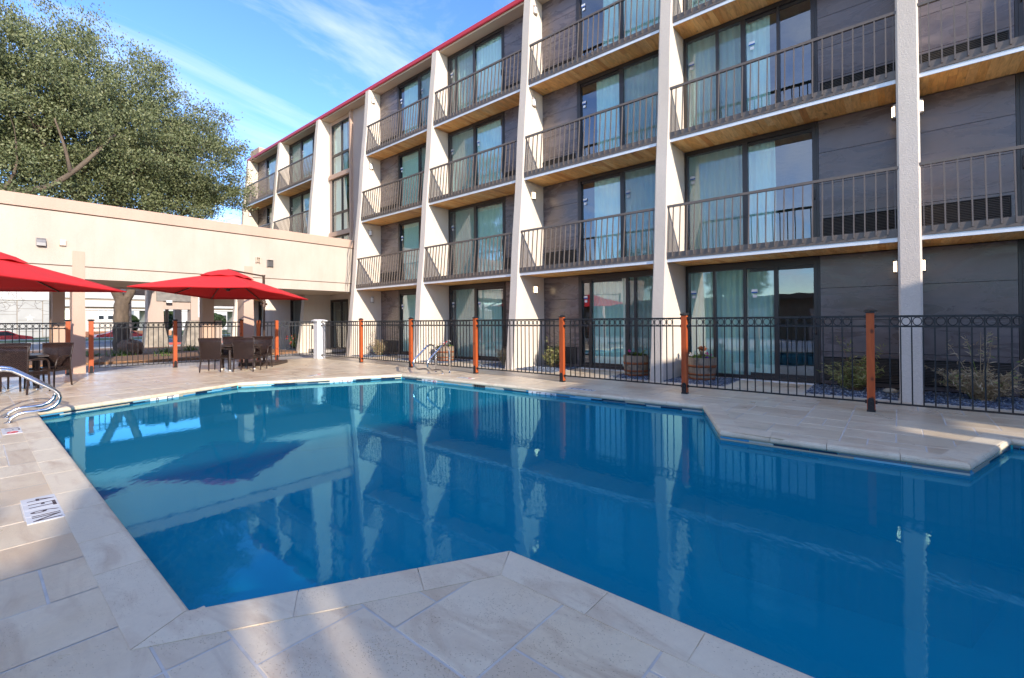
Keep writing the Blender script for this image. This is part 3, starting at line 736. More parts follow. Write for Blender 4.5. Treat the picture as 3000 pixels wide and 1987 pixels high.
def panels(b, k, x0, x1):
    z0 = fz(k); H = SOF[k + 1] - .014 - z0; zs = [0, .65, 1.30, 1.94, H]
    for q in range(4):
        c_ = ((x0 + x1) / 2, WY, z0 + zs[q])
        MB().box(x0 + .003, x1 - .003, WY - .012 + .0, WY + .12, z0 + zs[q] + (.004 if q else 0), z0 + zs[q + 1] - .004).build('wall_panel', M['panel'], hotel, at=c_)
    MB().box(x0, x1, WY + .121, WY + .16, z0 - .1, z0 + H).build('wall', M['black_gap'], hotel)
def grille(b, k, x0, x1):
    z0 = fz(k) + (.10 if k == 0 else .145); z1 = z0 + .43
    mb = MB(); y = WY - .0125
    mb.box(x0, x1, y - .006, y - .0005, z0, z1)
    for a, c, e, f_ in ((x0, x1, z0 - .02, z0), (x0, x1, z1, z1 + .02), (x0 - .02, x0, z0 - .02, z1 + .02), (x1, x1 + .02, z0 - .02, z1 + .02)): mb.box(a, c, y - .03, y - .0006, e, f_)
    o = mb.build('air_grille', M['black_gap'], hotel, at=((x0 + x1) / 2, y, z0))
    sl = MB(); n = 15
    for q in range(n):
        z = z0 + (q + .5) * (z1 - z0) / n
        sl.add([(x0, y - .008, z + .004), (x1, y - .008, z + .004), (x1, y - .028, z - .008), (x0, y - .028, z - .008), (x0, y - .008, z + .009), (x1, y - .008, z + .009), (x1, y - .028, z - .002), (x0, y - .028, z - .002)],
               [(0, 1, 2, 3), (7, 6, 5, 4), (3, 2, 6, 7), (1, 0, 4, 5), (0, 3, 7, 4), (2, 1, 5, 6)])
    sl.build('louvre', M['grille'], o, at=wl(o))
curs = {(4, 0): [(-3.86, -2.05)], (4, 1): [(-3.87, -2.66), (-2.56, -2.02)], (4, 2): [(-3.87, -2.1)], (4, 3): [(-3.87, -1.5)],
        (3, 0): [(-6.60, -4.35)], (3, 1): [(-6.50, -4.35)], (3, 2): [(-6.40, -4.35)], (3, 3): [(-6.2, -4.35)]}
for b in range(-2, 6):
    if b == 0: continue
    x0, x1 = BAYX[b]; L = door_left(b)
    for k in range(4):
        if k == 0 and b < 0:
            MB().box(x0 + 1.45, x1, WY, WY + .15, -.05, 2.64).build('wall', M['stucco'], hotel)
            o = MB().box(x0, x0 + .10, WY, WY + .12, 0, 2.63); o.box(x0 + 1.36, x0 + 1.449, WY, WY + .12, 0, 2.63); o.box(x0 + .101, x0 + 1.359, WY, WY + .12, 2.5, 2.63); o.box(x0 + .101, x0 + 1.359, WY, WY + .12, 0, .1)
            o = o.build('side_door', M['bronze'], hotel); MB().box(x0 + .10, x0 + 1.36, WY + .05, WY + .056, .1, 2.5).build('glass_pane', M['glass'], o)
            continue
        d0, d1 = (x0 + .015, x0 + 2.69) if L else (x1 - 2.69, x1 - .015)
        p0, p1 = (d1 + .045, x1) if L else (x0, d0 - .045)
        posts = None
        if (b, k) == (4, 0): posts = [(-3.31, -3.25), (-2.66, -2.60), (-2.05, -1.97)]
        if (b, k) == (3, 0): posts = [(-6.62, -6.56), (-5.52, -5.44), (-5.29, -5.23)]
        if (b, k) == (4, 2): posts = [(-3.2, -3.14), (-2.66, -2.56), (-1.95, -1.89)]
        if (b, k) == (2, 3): posts = [(-12.08, -12.03), (-11.17, -11.07)]
        mir = curs.get((b, k)) or [(d0 + .1 + random.uniform(0, .15), d1 - random.uniform(.08, .3))]
        sliding_door(b, k, d0, d1, posts, mir, L)
        e0, e1 = (d1 + .001, d1 + .044) if L else (d0 - .044, d0 - .001)
        MB().box(e0, e1, WY - .02, WY + .12, fz(k), SOF[k + 1] - .014).build('trim', M['bronze'], hotel)
        panels(b, k, p0, p1)
        grille(b, k, *((p0 + .06, p1 - .02) if L else (p0 + .05, p1 - .09)))
        if k: slab(b, k); railing(b, k)
bal_rest.build('baluster', M['rail_metal'], hotel, kind='stuff')
plank_rest.build('plank', M['plank'], hotel, kind='stuff')
# stair bay (no balconies): tall windows between the entrance piers
x0, x1 = BAYX[0]; xw0, xw1 = x0 + .20, x0 + 2.00
w = MB(); w.box(x0, xw0 - .001, WY, WY + .15, 2.62, 10.985); w.box(xw1 + .121, x1, WY, WY + .15, 2.62, 10.985)
w.build('wall', M['stucco_brown'], hotel)
MB().box(xw1 + .001, xw1 + .12, WY - .14, WY + .15, 2.62, 10.98).build('window_fin', M['stucco_pink'], hotel)
for z0, z1, zm in ((8.38, 10.80, 9.31), (5.63, 8.18, 6.53), (2.95, 5.43, 3.75)):
    MB().box(xw0 - .10, xw1, WY - .10, WY + .15, z0 - .20, z0 - .001).build('window_band', M['stucco_pink'], hotel)
    o = MB(); xm = (xw0 + xw1) / 2
    for a, c in ((xw0, xw0 + .06), (xm - .035, xm + .035), (xw1 - .06, xw1)): o.box(a, c, WY, WY + .09, z0, z1)
    for a, c in ((xw0 + .061, xm - .036), (xm + .036, xw1 - .061)):
        for e, f_ in ((z0, z0 + .05), (zm - .05, zm + .05), (z1 - .06, z1)): o.box(a, c, WY + .002, WY + .088, e, f_)
    o = o.build('stair_window', M['bronze'], hotel, at=(xm, WY, z0))
    for a, c in ((xw0 + .06, xm - .034), (xm + .034, xw1 - .06)): MB().box(a, c, WY + .04, WY + .046, z0 + .05, z1 - .05).build('glass_pane', M['glass'], o, at=wl(o))
    curtain(o, xw0 + .05, xm + .15, z0 + .03, z1, WY + .2); curtain(o, xm + .42, xw1, z0 + .03, z1, WY + .2)
MB().box(xw0, xw1, WY, WY + .15, 10.801, 10.985).build('window_band', M['stucco_pink'], hotel)
# ground floor under the walkway: wall, doorway and side window
w = MB(); w.box(x0, x0 + .06, WY, WY + .15, 0, 2.75); w.box(x0 + 1.62, x1, WY, WY + .15, 0, 2.75); w.box(x0 + .061, x0 + 1.619, WY, WY + .15, 2.42, 2.74)
w.build('wall', M['stucco'], hotel)
dr = MB(); dr.box(x0 + .062, x0 + .14, WY - .02, WY + .1, 0, 2.41); dr.box(x0 + 1.52, x0 + 1.617, WY - .02, WY + .1, 0, 2.41); dr.box(x0 + .141, x0 + 1.519, WY - .02, WY + .1, 2.3, 2.41); dr.box(x0 + .141, x0 + 1.519, WY, WY + .1, 0, .16); dr.box(x0 + .95, x0 + 1.02, WY, WY + .1, .161, 2.299)
dr = dr.build('entrance_door', M['bronze'], hotel)
MB().box(x0 + .142, x0 + 1.518, WY + .03, WY + .036, .16, 2.299).build('glass_pane', M['glass'], dr)
MB().box(x0 + .20, x0 + .9, WY + .2, WY + .25, .2, 1.9).build('notice_board', M['stucco_dark'], dr)
MB().box(x0 + .0, x0 + 1.6, WY - 1.1, WY - .03, .0, .12).build('door_step', M['concrete'], hotel)
# loose cables hanging down the first pier
for q in range(3):
    pts = [(-17.02 + .04 * q, 10.55 - .02 * q, 6.2), (-17.03, 10.36 + .05 * math.sin(q * 2), 5.2), (-16.98 + .05 * q, 10.10 - .03 * q, 4.3), (-17.02 + .04 * q, 10.02 + .05 * math.sin(q), 3.4), (-17.0 + .05 * q, 9.96, 2.5 + .3 * q)]
    tag(MB().tube([(x, y - .12, z) for x, y, z in pts], .008, 5).build('cable', M['cable']), ['thin loose cable hanging down the first full pier', 'second loose cable beside the first full pier', 'short loose cable end hanging on the first full pier'][q], 'cable', 'cables hanging by the walkway corner')
# wall lamps on the piers
def lamp(x, y, z, side, lit, label):
    t = thing('wall_lamp', label, 'wall lamp', (x, y, z), 'wall lamps on the hotel piers')
    mb = MB(); mb.box(0, side * .018, -.085, .085, -.12, .12) if side > 0 else mb.box(-.018, 0, -.085, .085, -.12, .12)
    for zz in (-.118, .092): mb.add(*_half(side, zz, .026, .083))
    for yy in (-.062, .062):
        xx = side * .040; mb.box(xx - .006, xx + .006, yy - .006, yy + .006, -.092, .092)
    inst('bracket', mb.mesh('bracket', M['lamp_metal']), t, (x, y, z))
    l = MB(); l.add(*_half(side, -.091, .182, .074)); inst('lens', l.mesh('lens', M['lens_lit' if lit else 'lens_off'], smooth=False), t, (x, y, z))
def _half(side, z, h, r):
    n = 9; pts = [(side * (.018 + r * math.sin(math.pi * k / (n - 1)) * .62), -r * math.cos(math.pi * k / (n - 1))) for k in range(n)]
    m_ = len(pts); vs = [(a, b, z) for a, b in pts] + [(a, b, z + h) for a, b in pts]
    return vs, [tuple(range(m_)), tuple(range(2 * m_ - 1, m_ - 1, -1))] + [(k, (k + 1) % m_, m_ + (k + 1) % m_, m_ + k) for k in range(m_)]
fl_n = ['ground floor', 'second floor', 'third floor', 'top floor']; pn = {-2: 'far left end pier', 1: 'pier beside the covered walkway', 3: 'third pier from the right', 5: 'nearest right hand pier'}
for i in (-2, 1, 3, 5):
    for k in range(4):
        if i == -2 and k < 2: continue
        z = SOF[k + 1] - .38 + (0 if k else .0); y = 10.80 - (.06 if k == 1 else 0) + (.10 if k == 3 else 0)
        lit = (i == 3 and k < 2) or (i == 5 and k < 3)
        lamp(PIER_X[i + 2], y, z, 1, lit, ('lit' if lit else 'unlit') + ' wall lamp on the right face of the ' + pn[i] + ', ' + fl_n[k])
for k in range(2):
    lamp(PIER_X[7] - .30, 10.72, SOF[k + 1] - .38, -1, True, 'lit wall lamp on the left face of the nearest right hand pier, ' + fl_n[k])

# ------------------------------------------------------------------ covered walkway (beige bridge wall on columns)
CX = -17.28
cw = thing('covered_walkway', 'single storey beige walkway wall on columns, joined to the hotel', 'building', (CX, 2, 0))
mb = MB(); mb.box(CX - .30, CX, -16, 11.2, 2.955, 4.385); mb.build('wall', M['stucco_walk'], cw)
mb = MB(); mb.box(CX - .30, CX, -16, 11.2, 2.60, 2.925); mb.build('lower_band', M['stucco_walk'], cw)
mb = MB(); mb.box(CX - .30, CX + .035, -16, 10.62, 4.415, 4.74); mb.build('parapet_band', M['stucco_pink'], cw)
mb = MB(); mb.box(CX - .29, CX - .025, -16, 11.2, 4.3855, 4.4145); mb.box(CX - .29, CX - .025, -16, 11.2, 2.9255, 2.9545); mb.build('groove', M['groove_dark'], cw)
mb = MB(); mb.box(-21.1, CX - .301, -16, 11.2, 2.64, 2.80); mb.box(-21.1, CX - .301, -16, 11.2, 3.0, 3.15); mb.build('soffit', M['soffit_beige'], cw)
mb = MB(); mb.box(-21.40, -21.101, -16, 5.99, 2.60, 3.25); mb.box(-21.40, -21.101, 5.991, 11.2, 2.44, 3.25); mb.build('wall', M['stucco_brown'], cw)
def col(y0, y1, x0, x1, z1, flare, mat, name='column'):
    mb = MB(); zs = [-.02, z1]
    vs = [(x0, y0 - flare, zs[0]), (x1 + .02, y0 - flare, zs[0]), (x1 + .02, y1 + flare, zs[0]), (x0, y1 + flare, zs[0]), (x0, y0, z1), (x1, y0, z1), (x1, y1, z1), (x0, y1, z1)]
    mb.add(vs, [(3, 2, 1, 0), (4, 5, 6, 7), (0, 1, 5, 4), (1, 2, 6, 5), (2, 3, 7, 6), (3, 0, 4, 7)])
    return mb.build(name, mat, cw)
col(1.825, 2.07, CX - .48, CX + .015, 3.36, .02, M['stucco_pink'])
col(6.14, 6.40, CX - .55, CX + .015, 3.32, .06, M['stucco_pink'])
col(-4.0, -3.7, CX - .48, CX + .015, 3.36, .02, M['stucco_pink']); col(-9.0, -8.7, CX - .48, CX + .015, 3.36, .02, M['stucco_pink'])
for y0, y1 in ((1.75, 2.04), (5.94, 6.34), (-3.0, -2.6), (-8, -7.6)): col(y0, y1, -21.38, -21.0, 2.60 if y0 < 5 else 2.44, .0, M['stucco_pink'])
# vents on the walkway wall
def vent(y, z, w, h, style, label):
    t = thing('wall_vent', label, 'wall vent', (CX, y, z))
    mb = MB(); mb.box(CX + .001, CX + .012, y - w / 2, y + w / 2, z - h / 2, z + h / 2)
    mt = M['vent_grey'] if style in (0, 3) else M['vent_beige']
    if style == 0:
        pr = [(.012, .5), (.05, .47), (.10, .25), (.125, -.1), (.13, -.46), (.012, -.46)]
        mb.exty([(CX + a, z + q * h) for a, q in pr], y - w * .44, y + w * .44)
    elif style == 1: mb.box(CX + .0121, CX + .085, y - w * .5, y + w * .32, z - h * .36, z + h * .48)
    else:
        mb.box(CX + .0121, CX + .085, y - w / 2, y - w / 2 + .014, z - h / 2, z + h / 2); mb.box(CX + .0121, CX + .085, y + w / 2 - .014, y + w / 2, z - h / 2, z + h / 2); mb.box(CX + .0121, CX + .085, y - w / 2 + .0141, y + w / 2 - .0141, z + h / 2 - .014, z + h / 2)
        mb.add([(CX + .014, y - w / 2 + .015, z + h / 2 - .02), (CX + .014, y + w / 2 - .015, z + h / 2 - .02), (CX + .075, y + w / 2 - .015, z - h / 2 + .02), (CX + .075, y - w / 2 + .015, z - h / 2 + .02)], [(3, 2, 1, 0), (0, 1, 2, 3)])
    mb.build('hood', mt, t)
vent(1.22, 3.52, .19, .22, 0, 'dark grey hooded vent on the walkway wall above the left parasol')
vent(1.64, 3.545, .15, .19, 1, 'beige box vent beside the grey hooded vent on the walkway wall')
vent(6.565, 3.56, .15, .20, 2, 'beige square vent on the walkway wall above the right parasol')
vent(6.975, 3.475, .20, .26, 3, 'grey open square vent right of the beige vent on the walkway wall')

# ------------------------------------------------------------------ pool fences
POST_H = 1.43
def fence_post(parent, x, y, rz=0.0, cap=True, h=POST_H):
    c_ = .047
    if 'post%d' % cap not in BAL:
        BAL['post%d' % cap] = MB().cbox(-c_, c_, -c_, c_, .006, h, .004).mesh('post', M['cedar'])
        k = MB(); k.box(-.058, .058, -.058, .058, h - .002, h + .018); k.lathe([(.083, h + .018), (.083, h + .028), (.05, h + .045), (0.0, h + .05)], 4, cap=False); BAL['cap'] = k.mesh('post_cap', M['black_iron'])
        bm = MB(); bm.box(-.051, .051, -.051, .051, 0, .03)
        for sg in (-1, 1):
            y0, y1 = (.047, .053) if sg > 0 else (-.053, -.047)
            bm.exty([(-.040, .0302), (.040, .0302), (.040, .165), (.022, .205), (-.022, .205), (-.040, .165)], y0, y1)
            for zz in (.085, .145): bm.tube([(0, sg * .053, zz), (0, sg * .066, zz)], .015, 7)
        BAL['boot'] = bm.mesh('post_bracket', M['black_iron'])
    p = inst('post', BAL['post%d' % cap], parent, (x, y, 0), (0, 0, rz))
    if cap:
        o = inst('post_cap', BAL['cap'], p, (x, y, 0), (0, 0, 0))
        o.data = BAL['cap']
    o = inst('post_bracket', BAL['boot'], p, (x, y, 0))
    return p
RT, RM, RB = 1.375, 1.235, .14
def fence_mesh():
    k = MB(); k.box(-.008, .008, -.008, .008, RB + .011, RM - .014); k.box(-.007, .007, -.007, .007, RM + .0145, RT - .016)
    BAL['picket'] = k.mesh('picket', M['black_iron'])
    k = MB(); r_ = .052; k.tube([(r_ * math.cos(a), 0, (RT + RM) / 2 + .0 + (r_ + .003) * math.sin(a)) for a in np.linspace(0, 2 * math.pi, 15)[:-1]], .0068, 5, True)
    BAL['ring'] = k.mesh('ring', M['black_iron'], smooth=True)
fence_mesh()
def fence_panel(parent, a, b, name='fence_panel', end=.16, frame=False):
    a, b = Vector(a), Vector(b); d = (b - a).normalized(); L = (b - a).length; rz = math.atan2(d.y, d.x)
    o = bpy.data.objects.new(name, None)
    o = inst(name, None, parent, (a.x, a.y, 0), (0, 0, rz))
    def child(nm, k):
        c_ = bpy.data.objects.new(nm, k.mesh(nm, M['black_iron'])); COL.objects.link(c_); c_.parent = o
    for z, w, h in ((RT, .036, .030), (RM, .030, .026), (RB, .028, .024)):
        k = MB(); k.box(0, L, -w / 2, w / 2, z - h / 2, z + h / 2)
        for s_ in (0, L): k.box(s_ - .016, s_ + .016, -.026, .026, z - .024, z + .0235)
        child('rail', k)
    if frame:
        for s_ in (.03, L - .03): child('stile', MB().box(s_ - .012, s_ + .012, -.0115, .0115, RB + .013, RM - .0135))
    n = max(1, round((L - 2 * end) / .118)); st = (L - 2 * end) / n
    for q in range(n + 1):
        s_ = end + q * st
        c_ = BAL['picket']; pk = bpy.data.objects.new('picket', c_); COL.objects.link(pk); pk.parent = o; pk.location = (s_, 0, 0)
        if q < n:
            rg = bpy.data.objects.new('ring', BAL['ring']); COL.objects.link(rg); rg.parent = o; rg.location = (s_ + st / 2, 0, 0); rg.scale = ((st - .0155) / 2 / .0588 * 1.0, 1, 1)
    return o
FY = 8.43
fr_ = thing('pool_fence', 'black ring topped fence on cedar posts between pool and hotel', 'fence', (-5.67, FY, 0))
px = [-.31 - 2.678 * i for i in range(-1, 6)]
for x in px: fence_post(fr_, x, FY)
for i in range(len(px) - 1): fence_panel(fr_, (px[i + 1] + .055, FY), (px[i] - .055, FY))
fence_panel(fr_, (-16.34, FY), (px[-1] - .055, FY))
wp = thing('gate_post', 'wide white stone gate post at the corner of the two fences', 'post', (-16.52, FY, 0))
MB().cbox(-16.67, -16.37, FY - .15, FY + .15, 0, 1.38, .006).build('shaft', M['white_post'], wp)
k = MB(); k.box(-16.73, -16.31, FY - .21, FY + .21, 1.381, 1.425); k.lathe([(.29, 1.425), (.20, 1.455), (0, 1.46)], 4, (-16.52, FY), False); k.build('cap', M['white_post'], wp)
FX = -16.95
fl_ = thing('pool_fence', 'black ring topped fence on cedar posts in front of the walkway columns', 'fence', (FX, 3, 0))
for y, cp in ((-3.4, 1), (1.70, 1), (2.16, 1), (4.07, 1), (5.92, 1), (6.46, 0), (7.07, 0)): fence_post(fl_, FX, y, R(90), bool(cp))
for y0, y1 in ((-3.35, 1.65), (2.21, 4.02), (4.12, 5.87), (6.51, 7.02)): fence_panel(fl_, (FX, y0), (FX, y1), end=.12)
gt = thing('pool_gate', 'black iron ring topped gate beside the white gate post', 'gate', (FX, 7.13, 0))
fence_panel(gt, (FX, 7.14), (FX + .22, 8.27), 'gate_leaf', .10, True)
k = MB()
for z in (1.16, .30): k.box(FX + .20, FX + .28, 8.24, 8.275, z - .06, z + .06)
k.build('hinge', M['black_iron'], gt)

# ------------------------------------------------------------------ steel grab rails
shape = [(0, 0), (0, .45), (-.01, .56), (-.035, .65), (-.10, .715), (-.19, .735), (-.27, .715), (-.33, .675), (-.57, .49), (-.68, .405), (-.725, .35), (-.742, .285), (-.725, .215), (-.68, .165), (-.60, .128), (-.48, .12), (-.40, .122), (-.33, .108), (-.265, .06), (-.235, .0)]
def rail_(x, y, sg, label):
    t = thing('grab_rail', label, 'grab rail', (x, y, 0), 'bent steel grab rails at the pool edge')
    pts = [(x, y + sg * a, z) for a, z in shape]
    MB().tube(pts, .0245, 12).build('tube', M['steel'], t, True)
    for q in (0, -1):
        MB().lathe([(.026, .0), (.045, .0045), (.04, .012), (.026, .014)], 14, (pts[q][0], pts[q][1]), False).build('flange', M['steel'], t, True)
rail_(-9.43, 8.02, 1, 'steel grab rail at the far pool edge, left one')
rail_(-8.95, 8.08, 1, 'steel grab rail at the far pool edge, right one nearer the barrel')
rail_(-9.89, .11, -1, 'steel grab rail at the left pool edge, behind its twin')
rail_(-9.33, .11, -1, 'steel grab rail at the left pool edge, nearest the camera')

# ------------------------------------------------------------------ wicker chairs and tables
def make_chair(label):
    t = thing('wicker_chair', label, 'chair', (0, 0, 0), 'dark wicker armchairs at the two tables')
    # origin at the middle of the rear legs, seat opens towards +Y
    k = MB(); n = 10
    rows = [(.345, .245, -.0), (.60, .255, -.012), (.80, .272, -.030), (.925, .285, -.045)]
    vs = []
    for th in (0, .022):
        for z, hw, yo in rows:
            for i in range(n + 1):
                u_ = -1 + 2 * i / n; vs.append((u_ * hw, yo - .035 * (1 - u_ * u_) * ((z - .3) / .62) + th, z))
    m_ = n + 1; R_ = len(rows); fs = []
    for th in (0, 1):
        for r_ in range(R_ - 1):
            for i in range(n):
                a_ = th * R_ * m_ + r_ * m_ + i; q = (a_, a_ + 1, a_ + m_ + 1, a_ + m_); fs.append(q if th == 0 else q[::-1])
    o_ = R_ * m_
    for i in range(n): fs.append(((R_ - 1) * m_ + i, (R_ - 1) * m_ + i + 1, o_ + (R_ - 1) * m_ + i + 1, o_ + (R_ - 1) * m_ + i))
    inst('backrest', k.add(vs, fs).mesh('backrest', M['wicker'], smooth=True), t)
    inst('backrest_frame', MB().tube([(-.246, .01, .34), (-.256, -.0, .60), (-.273, -.02, .80), (-.288, -.036, .93), (-.15, -.064, .932), (0, -.07, .932), (.15, -.064, .932), (.288, -.036, .93), (.273, -.02, .80), (.256, -.0, .60), (.246, .01, .34)], .014, 6).mesh('backrest_frame', M['wicker_frame'], smooth=True), t)
    inst('seat', MB().cbox(-.245, .245, .02, .50, .345, .43, .012).mesh('seat', M['wicker']), t)
    for sx in (-1, 1):
        inst('leg', MB().tube([(sx * .262, -.03, .0), (sx * .25, .012, .36)], [.017, .022], 6).mesh('leg', M['wicker_frame']), t)
        inst('leg', MB().tube([(sx * .262, .475, .0), (sx * .255, .46, .42)], [.016, .021], 6).mesh('leg', M['wicker_frame']), t)
        inst('armrest', MB().tube([(sx * .268, .0, .655), (sx * .285, .12, .665), (sx * .288, .30, .66), (sx * .286, .38, .64), (sx * .282, .425, .585), (sx * .275, .445, .50), (sx * .262, .455, .40)], .018, 7).mesh('armrest', M['wicker_frame'], smooth=True), t)
    return t
a2 = math.atan2(.65, -.75) - math.pi / 2           # facing of the near-row chairs
spots = [(-14.43, 4.27, a2, 'dark wicker armchair with its back to the pool, front left at the right hand table'), (-13.84, 4.89, a2, 'dark wicker armchair with its back to the pool, front right at the right hand table'),
         (-14.74, 5.73, a2 + math.pi, 'dark wicker armchair facing the pool beside the right parasol pole'), (-15.33, 5.11, a2 + math.pi, 'dark wicker armchair half hidden behind the two front chairs of the right hand table'),
         (-12.97, .54, a2, 'dark wicker armchair nearest the left steel grab rails, seen from behind'), (-14.19, 1.25, a2 + math.pi, 'dark wicker armchair in front of the left walkway column'),
         (-14.78, .63, a2 + math.pi, 'dark wicker armchair on the far side of the left table'), (-13.60, -.10, a2, 'dark wicker armchair on the near left side of the left table')]
ch0 = make_chair(spots[0][3]); ch0.location = (spots[0][0], spots[0][1], .001); ch0.rotation_euler = (0, 0, spots[0][2])
for x, y, rz, lb in spots[1:]: dup(ch0, (x, y, .001), rz + random.uniform(-.05, .05), lb)
def make_table(x, y, label):
    t = thing('patio_table', label, 'table', (x, y, .001), 'square wicker tables under the parasols')
    inst('tabletop', MB().cbox(-.475, .475, -.475, .475, .685, .72, .008).mesh('tabletop', M['wicker_frame']), t, (x, y, .001))
    inst('apron', MB().box(-.40, .40, -.40, .40, .60, .684).mesh('apron', M['wicker']), t, (x, y, .001))
    for sx in (-1, 1):
        for sy in (-1, 1):
            l = inst('leg', MB().tube([(sx * .32, sy * .32, .03), (sx * .32, sy * .32, .60)], [.030, .040], 8).mesh('leg', M['wicker_frame']), t, (x, y, .001))
            inst('foot', MB().tube([(sx * .32, sy * .32, 0), (sx * .32, sy * .32, .03)], .026, 8).mesh('foot', M['white_plastic']), l, (x, y, .001))
    return t
make_table(-14.70, 5.05, 'square dark wicker table under the right hand parasol'); make_table(-13.88, .59, 'square dark wicker table under the left parasol')

# ------------------------------------------------------------------ red cantilever parasols
def parasol(cx, cy, yaw, polex, poley, label, full=True):
    t = thing('cantilever_parasol', label, 'parasol', (polex, poley, 0), 'red square cantilever parasols')
    tx, ty = .02, -.05; ZE, ZP = 2.165, 2.72
    def W(a, b, z):                               # canopy frame: a,b in [-1.5,1.5]
        x = a * math.cos(yaw) - b * math.sin(yaw); y = a * math.sin(yaw) + b * math.cos(yaw)
        return (cx + x, cy + y, z + tx * x + ty * y)
    rim = [(-1.5, -1.5), (0, -1.5), (1.5, -1.5), (1.5, 0), (1.5, 1.5), (0, 1.5), (-1.5, 1.5), (-1.5, 0)]
    def zz(tt): return ZP - (ZP - ZE) * (tt ** 1.12)
    mb = MB(); n = 8; sub_ = 6; vs = []; fs = []
    for th in (0, -.006):
        for j in range(1, n + 1):
            tt = j / n
            for i in range(8):
                a0, b0 = rim[i]; a1, b1 = rim[(i + 1) % 8]
                for q in range(sub_):
                    u_ = q / sub_; a_, b_ = (a0 + (a1 - a0) * u_) * tt, (b0 + (b1 - b0) * u_) * tt
                    inn = 1 - .030 * math.sin(math.pi * u_) * tt      # hem drawn in between ribs
                    vs.append(W(a_ * inn, b_ * inn, zz(tt) - .040 * math.sin(math.pi * u_) * tt * (1.15 - tt) + th))
        vs.append(W(0, 0, ZP + th))
    K = 8 * sub_; blk = n * K + 1
    for th in (0, 1):
        o_ = th * blk
        for j in range(n - 1):
            for i in range(K):
                q = (o_ + j * K + i, o_ + (j + 1) * K + i, o_ + (j + 1) * K + (i + 1) % K, o_ + j * K + (i + 1) % K); fs.append(q if th == 0 else q[::-1])
        for i in range(K):
            q = (o_ + blk - 1, o_ + i, o_ + (i + 1) % K); fs.append(q if th == 0 else q[::-1])
    for i in range(K): fs.append(((n - 1) * K + i, blk + (n - 1) * K + i, blk + (n - 1) * K + (i + 1) % K, (n - 1) * K + (i + 1) % K))
    mb.add(vs, fs); can = mb.build('canopy', [M['red_cloth'], M['red_shaded']], t, True)
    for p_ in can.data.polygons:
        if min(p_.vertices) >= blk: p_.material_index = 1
    hem = MB(); rim_pts = [Vector(vs[(n - 1) * K + i]) for i in range(K)]; hem.tube([q + Vector((0, 0, -.012)) for q in rim_pts], .013, 4, True); hem.build('hem', M['red_shaded'], can)
    # vent cap
    mb = MB(); vs = []; K2 = 48
    for r_, dz in ((0.0, .105), (.18, .105), (.36, .085), (.50, .035)):
        for i in range(K2):
            an = 2 * math.pi * i / K2; s_ = 1 / max(abs(math.cos(an)), abs(math.sin(an))); rr = r_ * (s_ * .75 + .25)
            vs.append(W(rr * math.cos(an), rr * math.sin(an), zz(min(1, r_ / 1.5)) + dz + .012 * math.sin(an * 8) * (r_ / .5)))
    fs = [(j * K2 + i, (j + 1) * K2 + i, (j + 1) * K2 + (i + 1) % K2, j * K2 + (i + 1) % K2) for j in range(3) for i in range(K2)]
    mb.add(vs, fs).build('vent_cap', M['red_cloth'], can, True)
    hub = W(0, 0, 2.27); topc = W(0, 0, ZP - .02)
    MB().tube([hub, topc], .022, 8).build('hub_pole', M['umb_frame'], t); MB().lathe([(.02, 2.22), (.05, 2.235), (.055, 2.30), (.03, 2.32)], 10, (hub[0], hub[1])).build('hub', M['umb_frame'], t)
    for a_, b_ in rim:
        rb = MB().bar(W(a_ * .03, b_ * .03, zz(.03) - .03), W(a_ * .985, b_ * .985, zz(1) - .012), .016, .024).build('rib', M['umb_frame'], t)
        MB().bar((hub[0], hub[1], hub[2]), W(a_ * .42, b_ * .42, zz(.42) - .045), .014, .018).build('strut', M['umb_frame'], rb)
        q = W(a_ * .985, b_ * .985, zz(1) - .03); MB().lathe([(.012, q[2]), (.02, q[2] + .01), (.012, q[2] + .03)], 6, (q[0], q[1])).build('tip', M['umb_frame'], rb)
    p = Vector((polex, poley, 0)); dv = Vector((cx - polex, cy - poley, 0)).normalized()
    MB().tube([p + Vector((0, 0, .08)), p + Vector((0, 0, 2.86))], .042, 4, sq=True).build('pole', M['umb_frame'], t)
    MB().tube([p + Vector((0, 0, 2.85)), p + Vector((0, 0, 2.90))], .052, 8).build('pole_cap', M['umb_frame'], t)
    hp = MB(); hp.bar(p + Vector((0, 0, 1.97)) + dv * .03, p + dv * 1.25 + Vector((0, 0, 2.50)), .036, .055); hp.build('arm', M['umb_frame'], t)
    MB().bar(p + Vector((0, 0, 2.86)), Vector(topc) + Vector((0, 0, .11)), .028, .045).build('upper_arm', M['umb_frame'], t)
    cl = MB(); cl.tube([p + Vector((0, 0, 1.86)), p + Vector((0, 0, 2.06))], .062, 8); cl.tube([p + dv.cross(Vector((0, 0, 1))) * -.10 + Vector((0, 0, 1.95)), p + dv.cross(Vector((0, 0, 1))) * .10 + Vector((0, 0, 1.95))], .035, 8)
    c_ = cl.build('clamp', M['umb_frame'], t)
    mb = MB(); e1 = dv; e2 = Vector((-dv.y, dv.x, 0)); q = [p + e1 * s1 * .54 + e2 * s2 * .54 for s1, s2 in ((-1, -1), (1, -1), (1, 1), (-1, 1))]
    mb.prism([(v.x, v.y) for v in q], .003, .085); mb.build('base', M['umb_base'], t)
    for s1, s2 in ((-1, -1), (1, -1), (1, 1), (-1, 1)):
        c2 = p + e1 * s1 * .27 + e2 * s2 * .27; q = [c2 + e1 * u_ * .255 + e2 * v_ * .255 for u_, v_ in ((-1, -1), (1, -1), (1, 1), (-1, 1))]
        MB().prism([(v.x, v.y) for v in q], .0855, .105).build('weight', M['umb_base'], t)
    return t
parasol(-14.04, 4.58, .68, -15.72, 6.16, 'red square cantilever parasol, whole, over the right hand table')
parasol(-13.22, .12, .68, -12.1, -1.26, 'red square cantilever parasol cut by the left edge of the photo')

